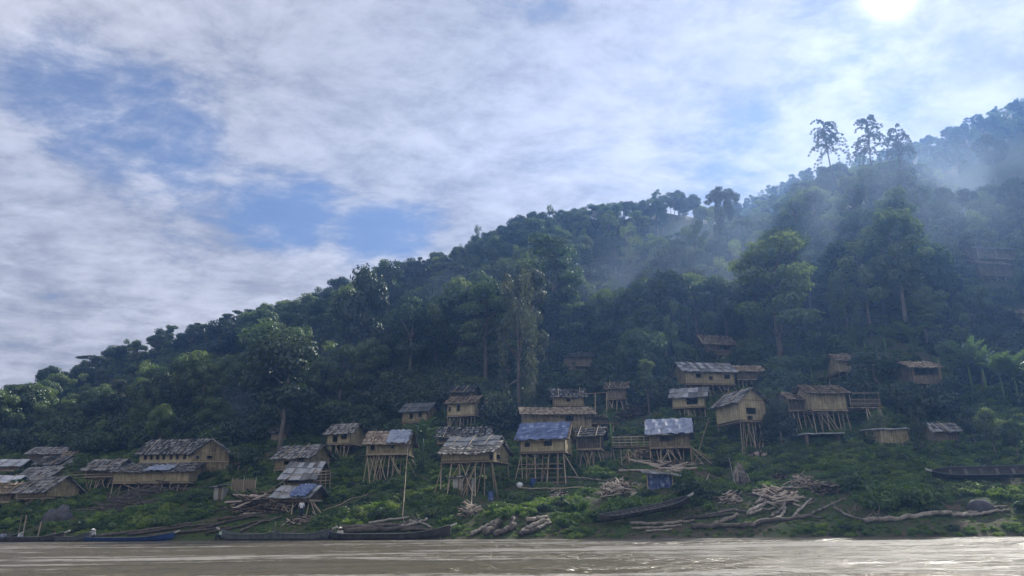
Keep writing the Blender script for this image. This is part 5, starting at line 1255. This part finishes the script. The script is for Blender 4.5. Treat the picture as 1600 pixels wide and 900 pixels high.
for o in list(COL.objects):
    nm = o.name.split('.')[0]
    if o.type != 'MESH' or nm not in ('log', 'firewood_heap', 'plank_heap', 'pole_heap', 'dead_branches', 'hull', 'upright_wood_bundle', 'beam', 'person', 'water_drum', 'white_sack', 'boulder', 'bamboo_pole', 'fence_panel', 'tarpaulin', 'door'): continue
    if nm == 'tarpaulin' and o.parent.type != 'EMPTY': continue
    mw = o.matrix_world; vs = o.data.vertices
    for i in range(0, len(vs), 3 if len(vs) > 60 else 1):
        p = mw @ vs[i].co
        if p.z > tz(p.x, p.y) + 2.5: continue
        for q in range(3 if nm in ('log', 'hull', 'door', 'tarpaulin', 'person', 'beam') else 2): KEEP.add((round(p.x * 2), round((p.y - q * .5) * 2)))
def keepout(X, Y, r=1):
    c = (round(X * 2), round(Y * 2)); return any((c[0] + i, c[1] + j) in KEEP for i in range(-r, r + 1) for j in range(-r, r + 1))
N_ = 24000
for _ in range(N_ * 3):
    if len(gp) > N_: break
    v = rnd.uniform(.35, 40) if rnd.random() < .8 else rnd.uniform(1, 60); X = rnd.uniform(-85, 75); Y = v + 58 - .24 * X
    if abs(X / Y) > .8: continue
    dens = .55 + .45 * math.sin(X * .35 + 2 * math.sin(Y * .3)) * math.sin(Y * .5)
    if rnd.random() > dens + .35: continue
    if bare(X, Y) and v > 4 and rnd.random() < .85: continue
    ko = keepout(X, Y)
    px, py = proj((X, Y, tz(X, Y)))
    left = px < 420
    if left and rnd.random() < .35: continue
    k = rnd.choices([0, 1, 2, 3, 4, 5], [2.5, 2, 1, 7, 1, 12 if not left else 5])[0]; sc = rnd.uniform(.42, .9) * (1.25 if rnd.random() < .15 else 1)
    if v < 3: sc *= .6
    if ko: k = rnd.choice((3, 5, 0)); sc = rnd.uniform(.15, .28)
    gp.append((X, Y, tz(X, Y) - .08, k, sc, rnd.uniform(0, 6.28)))
scatter('undergrowth', gp, shr)
gp = []
for _ in range(26000):
    v = rnd.uniform(32, 130); X = rnd.uniform(-150, 150); Y = v + 58 - .24 * X
    if abs(X / Y) > .85: continue
    a = X / Y
    if Y > np.interp(a, _a1, _y1) or keepout(X, Y, 2): continue
    z = tz(X, Y); px, py = proj((X, Y, z + 1)); k = rnd.choice([6, 7, 6, 7]); sc = rnd.uniform(.7, 1.9)
    if py > np.interp(px, fx, fy) + 12: sc *= .42
    if any(Y < Yh + 6 and a_ - 6 < px < c_ + 6 and b_ - 10 < py < d_ + (34 if Y < Yh + .5 else 6) for (a_, b_, c_, d_, Yh) in RECTS if abs(Y - Yh) < 12): continue
    gp.append((X, Y, z - .3, k, sc, rnd.uniform(0, 6.28)))
print('understory', len(gp))
scatter('understory', gp, shr)

# ------------------------------------------------------------------ drifting smoke in the gullies
def smoke(px, py, Y, rx, ry, rz, dens, seed):
    c = at(px, py, Y); b = MB(); b.box((-1, -1, -1), (1, 1, 1))
    m = mat('smoke'); t = NT(m); co = t.n('ShaderNodeTexCoord').outputs['Object']
    ln = t.n('ShaderNodeVectorMath', operation='LENGTH', ins={0: co}).outputs['Value']
    fo = t.n('ShaderNodeMapRange', interpolation_type='SMOOTHSTEP', ins={0: ln, 1: 1.0, 2: .15, 3: 0.0, 4: 1.0}).outputs[0]
    mp = t.n('ShaderNodeMapping', ins={0: co, 'Location': (seed * 3.1, seed, 0), 'Rotation': (0, .5, 0), 'Scale': (rx / 12, ry / 12, rz / 12)})
    n = t.n('ShaderNodeTexNoise', ins={'Vector': mp.outputs[0], 'Scale': 1.5, 'Detail': 3.0, 'Roughness': .55, 'Distortion': .6}).outputs['Fac']
    nf = t.n('ShaderNodeMapRange', ins={0: n, 1: .28, 2: .74}).outputs[0]
    d = t.m('MULTIPLY', t.m('MULTIPLY', fo, nf), dens)
    v = t.n('ShaderNodeVolumePrincipled', ins={'Color': (.62, .78, 1.0, 1), 'Density': d, 'Anisotropy': .35})
    t.n('ShaderNodeOutputMaterial', ins={1: v.outputs[0]})
    o = b.build('smoke', m); o.location = c; o.scale = (rx, ry, rz); tag(o, kind='stuff')
for a in [(515, 560, 118, 9, 7, 9, .030, 1), (372, 655, 102, 5, 4, 7, .045, 2), (1085, 388, 185, 22, 16, 10, .012, 3), (1490, 285, 175, 26, 20, 17, .013, 4), (715, 480, 132, 14, 10, 9, .016, 5), (1345, 400, 122, 50, 14, 36, .014, 6), (1010, 470, 128, 22, 10, 17, .013, 7), (1260, 540, 106, 22, 7, 12, .012, 8)]: smoke(*a)
S.cycles.volume_step_rate = 4; S.cycles.volume_max_steps = 64
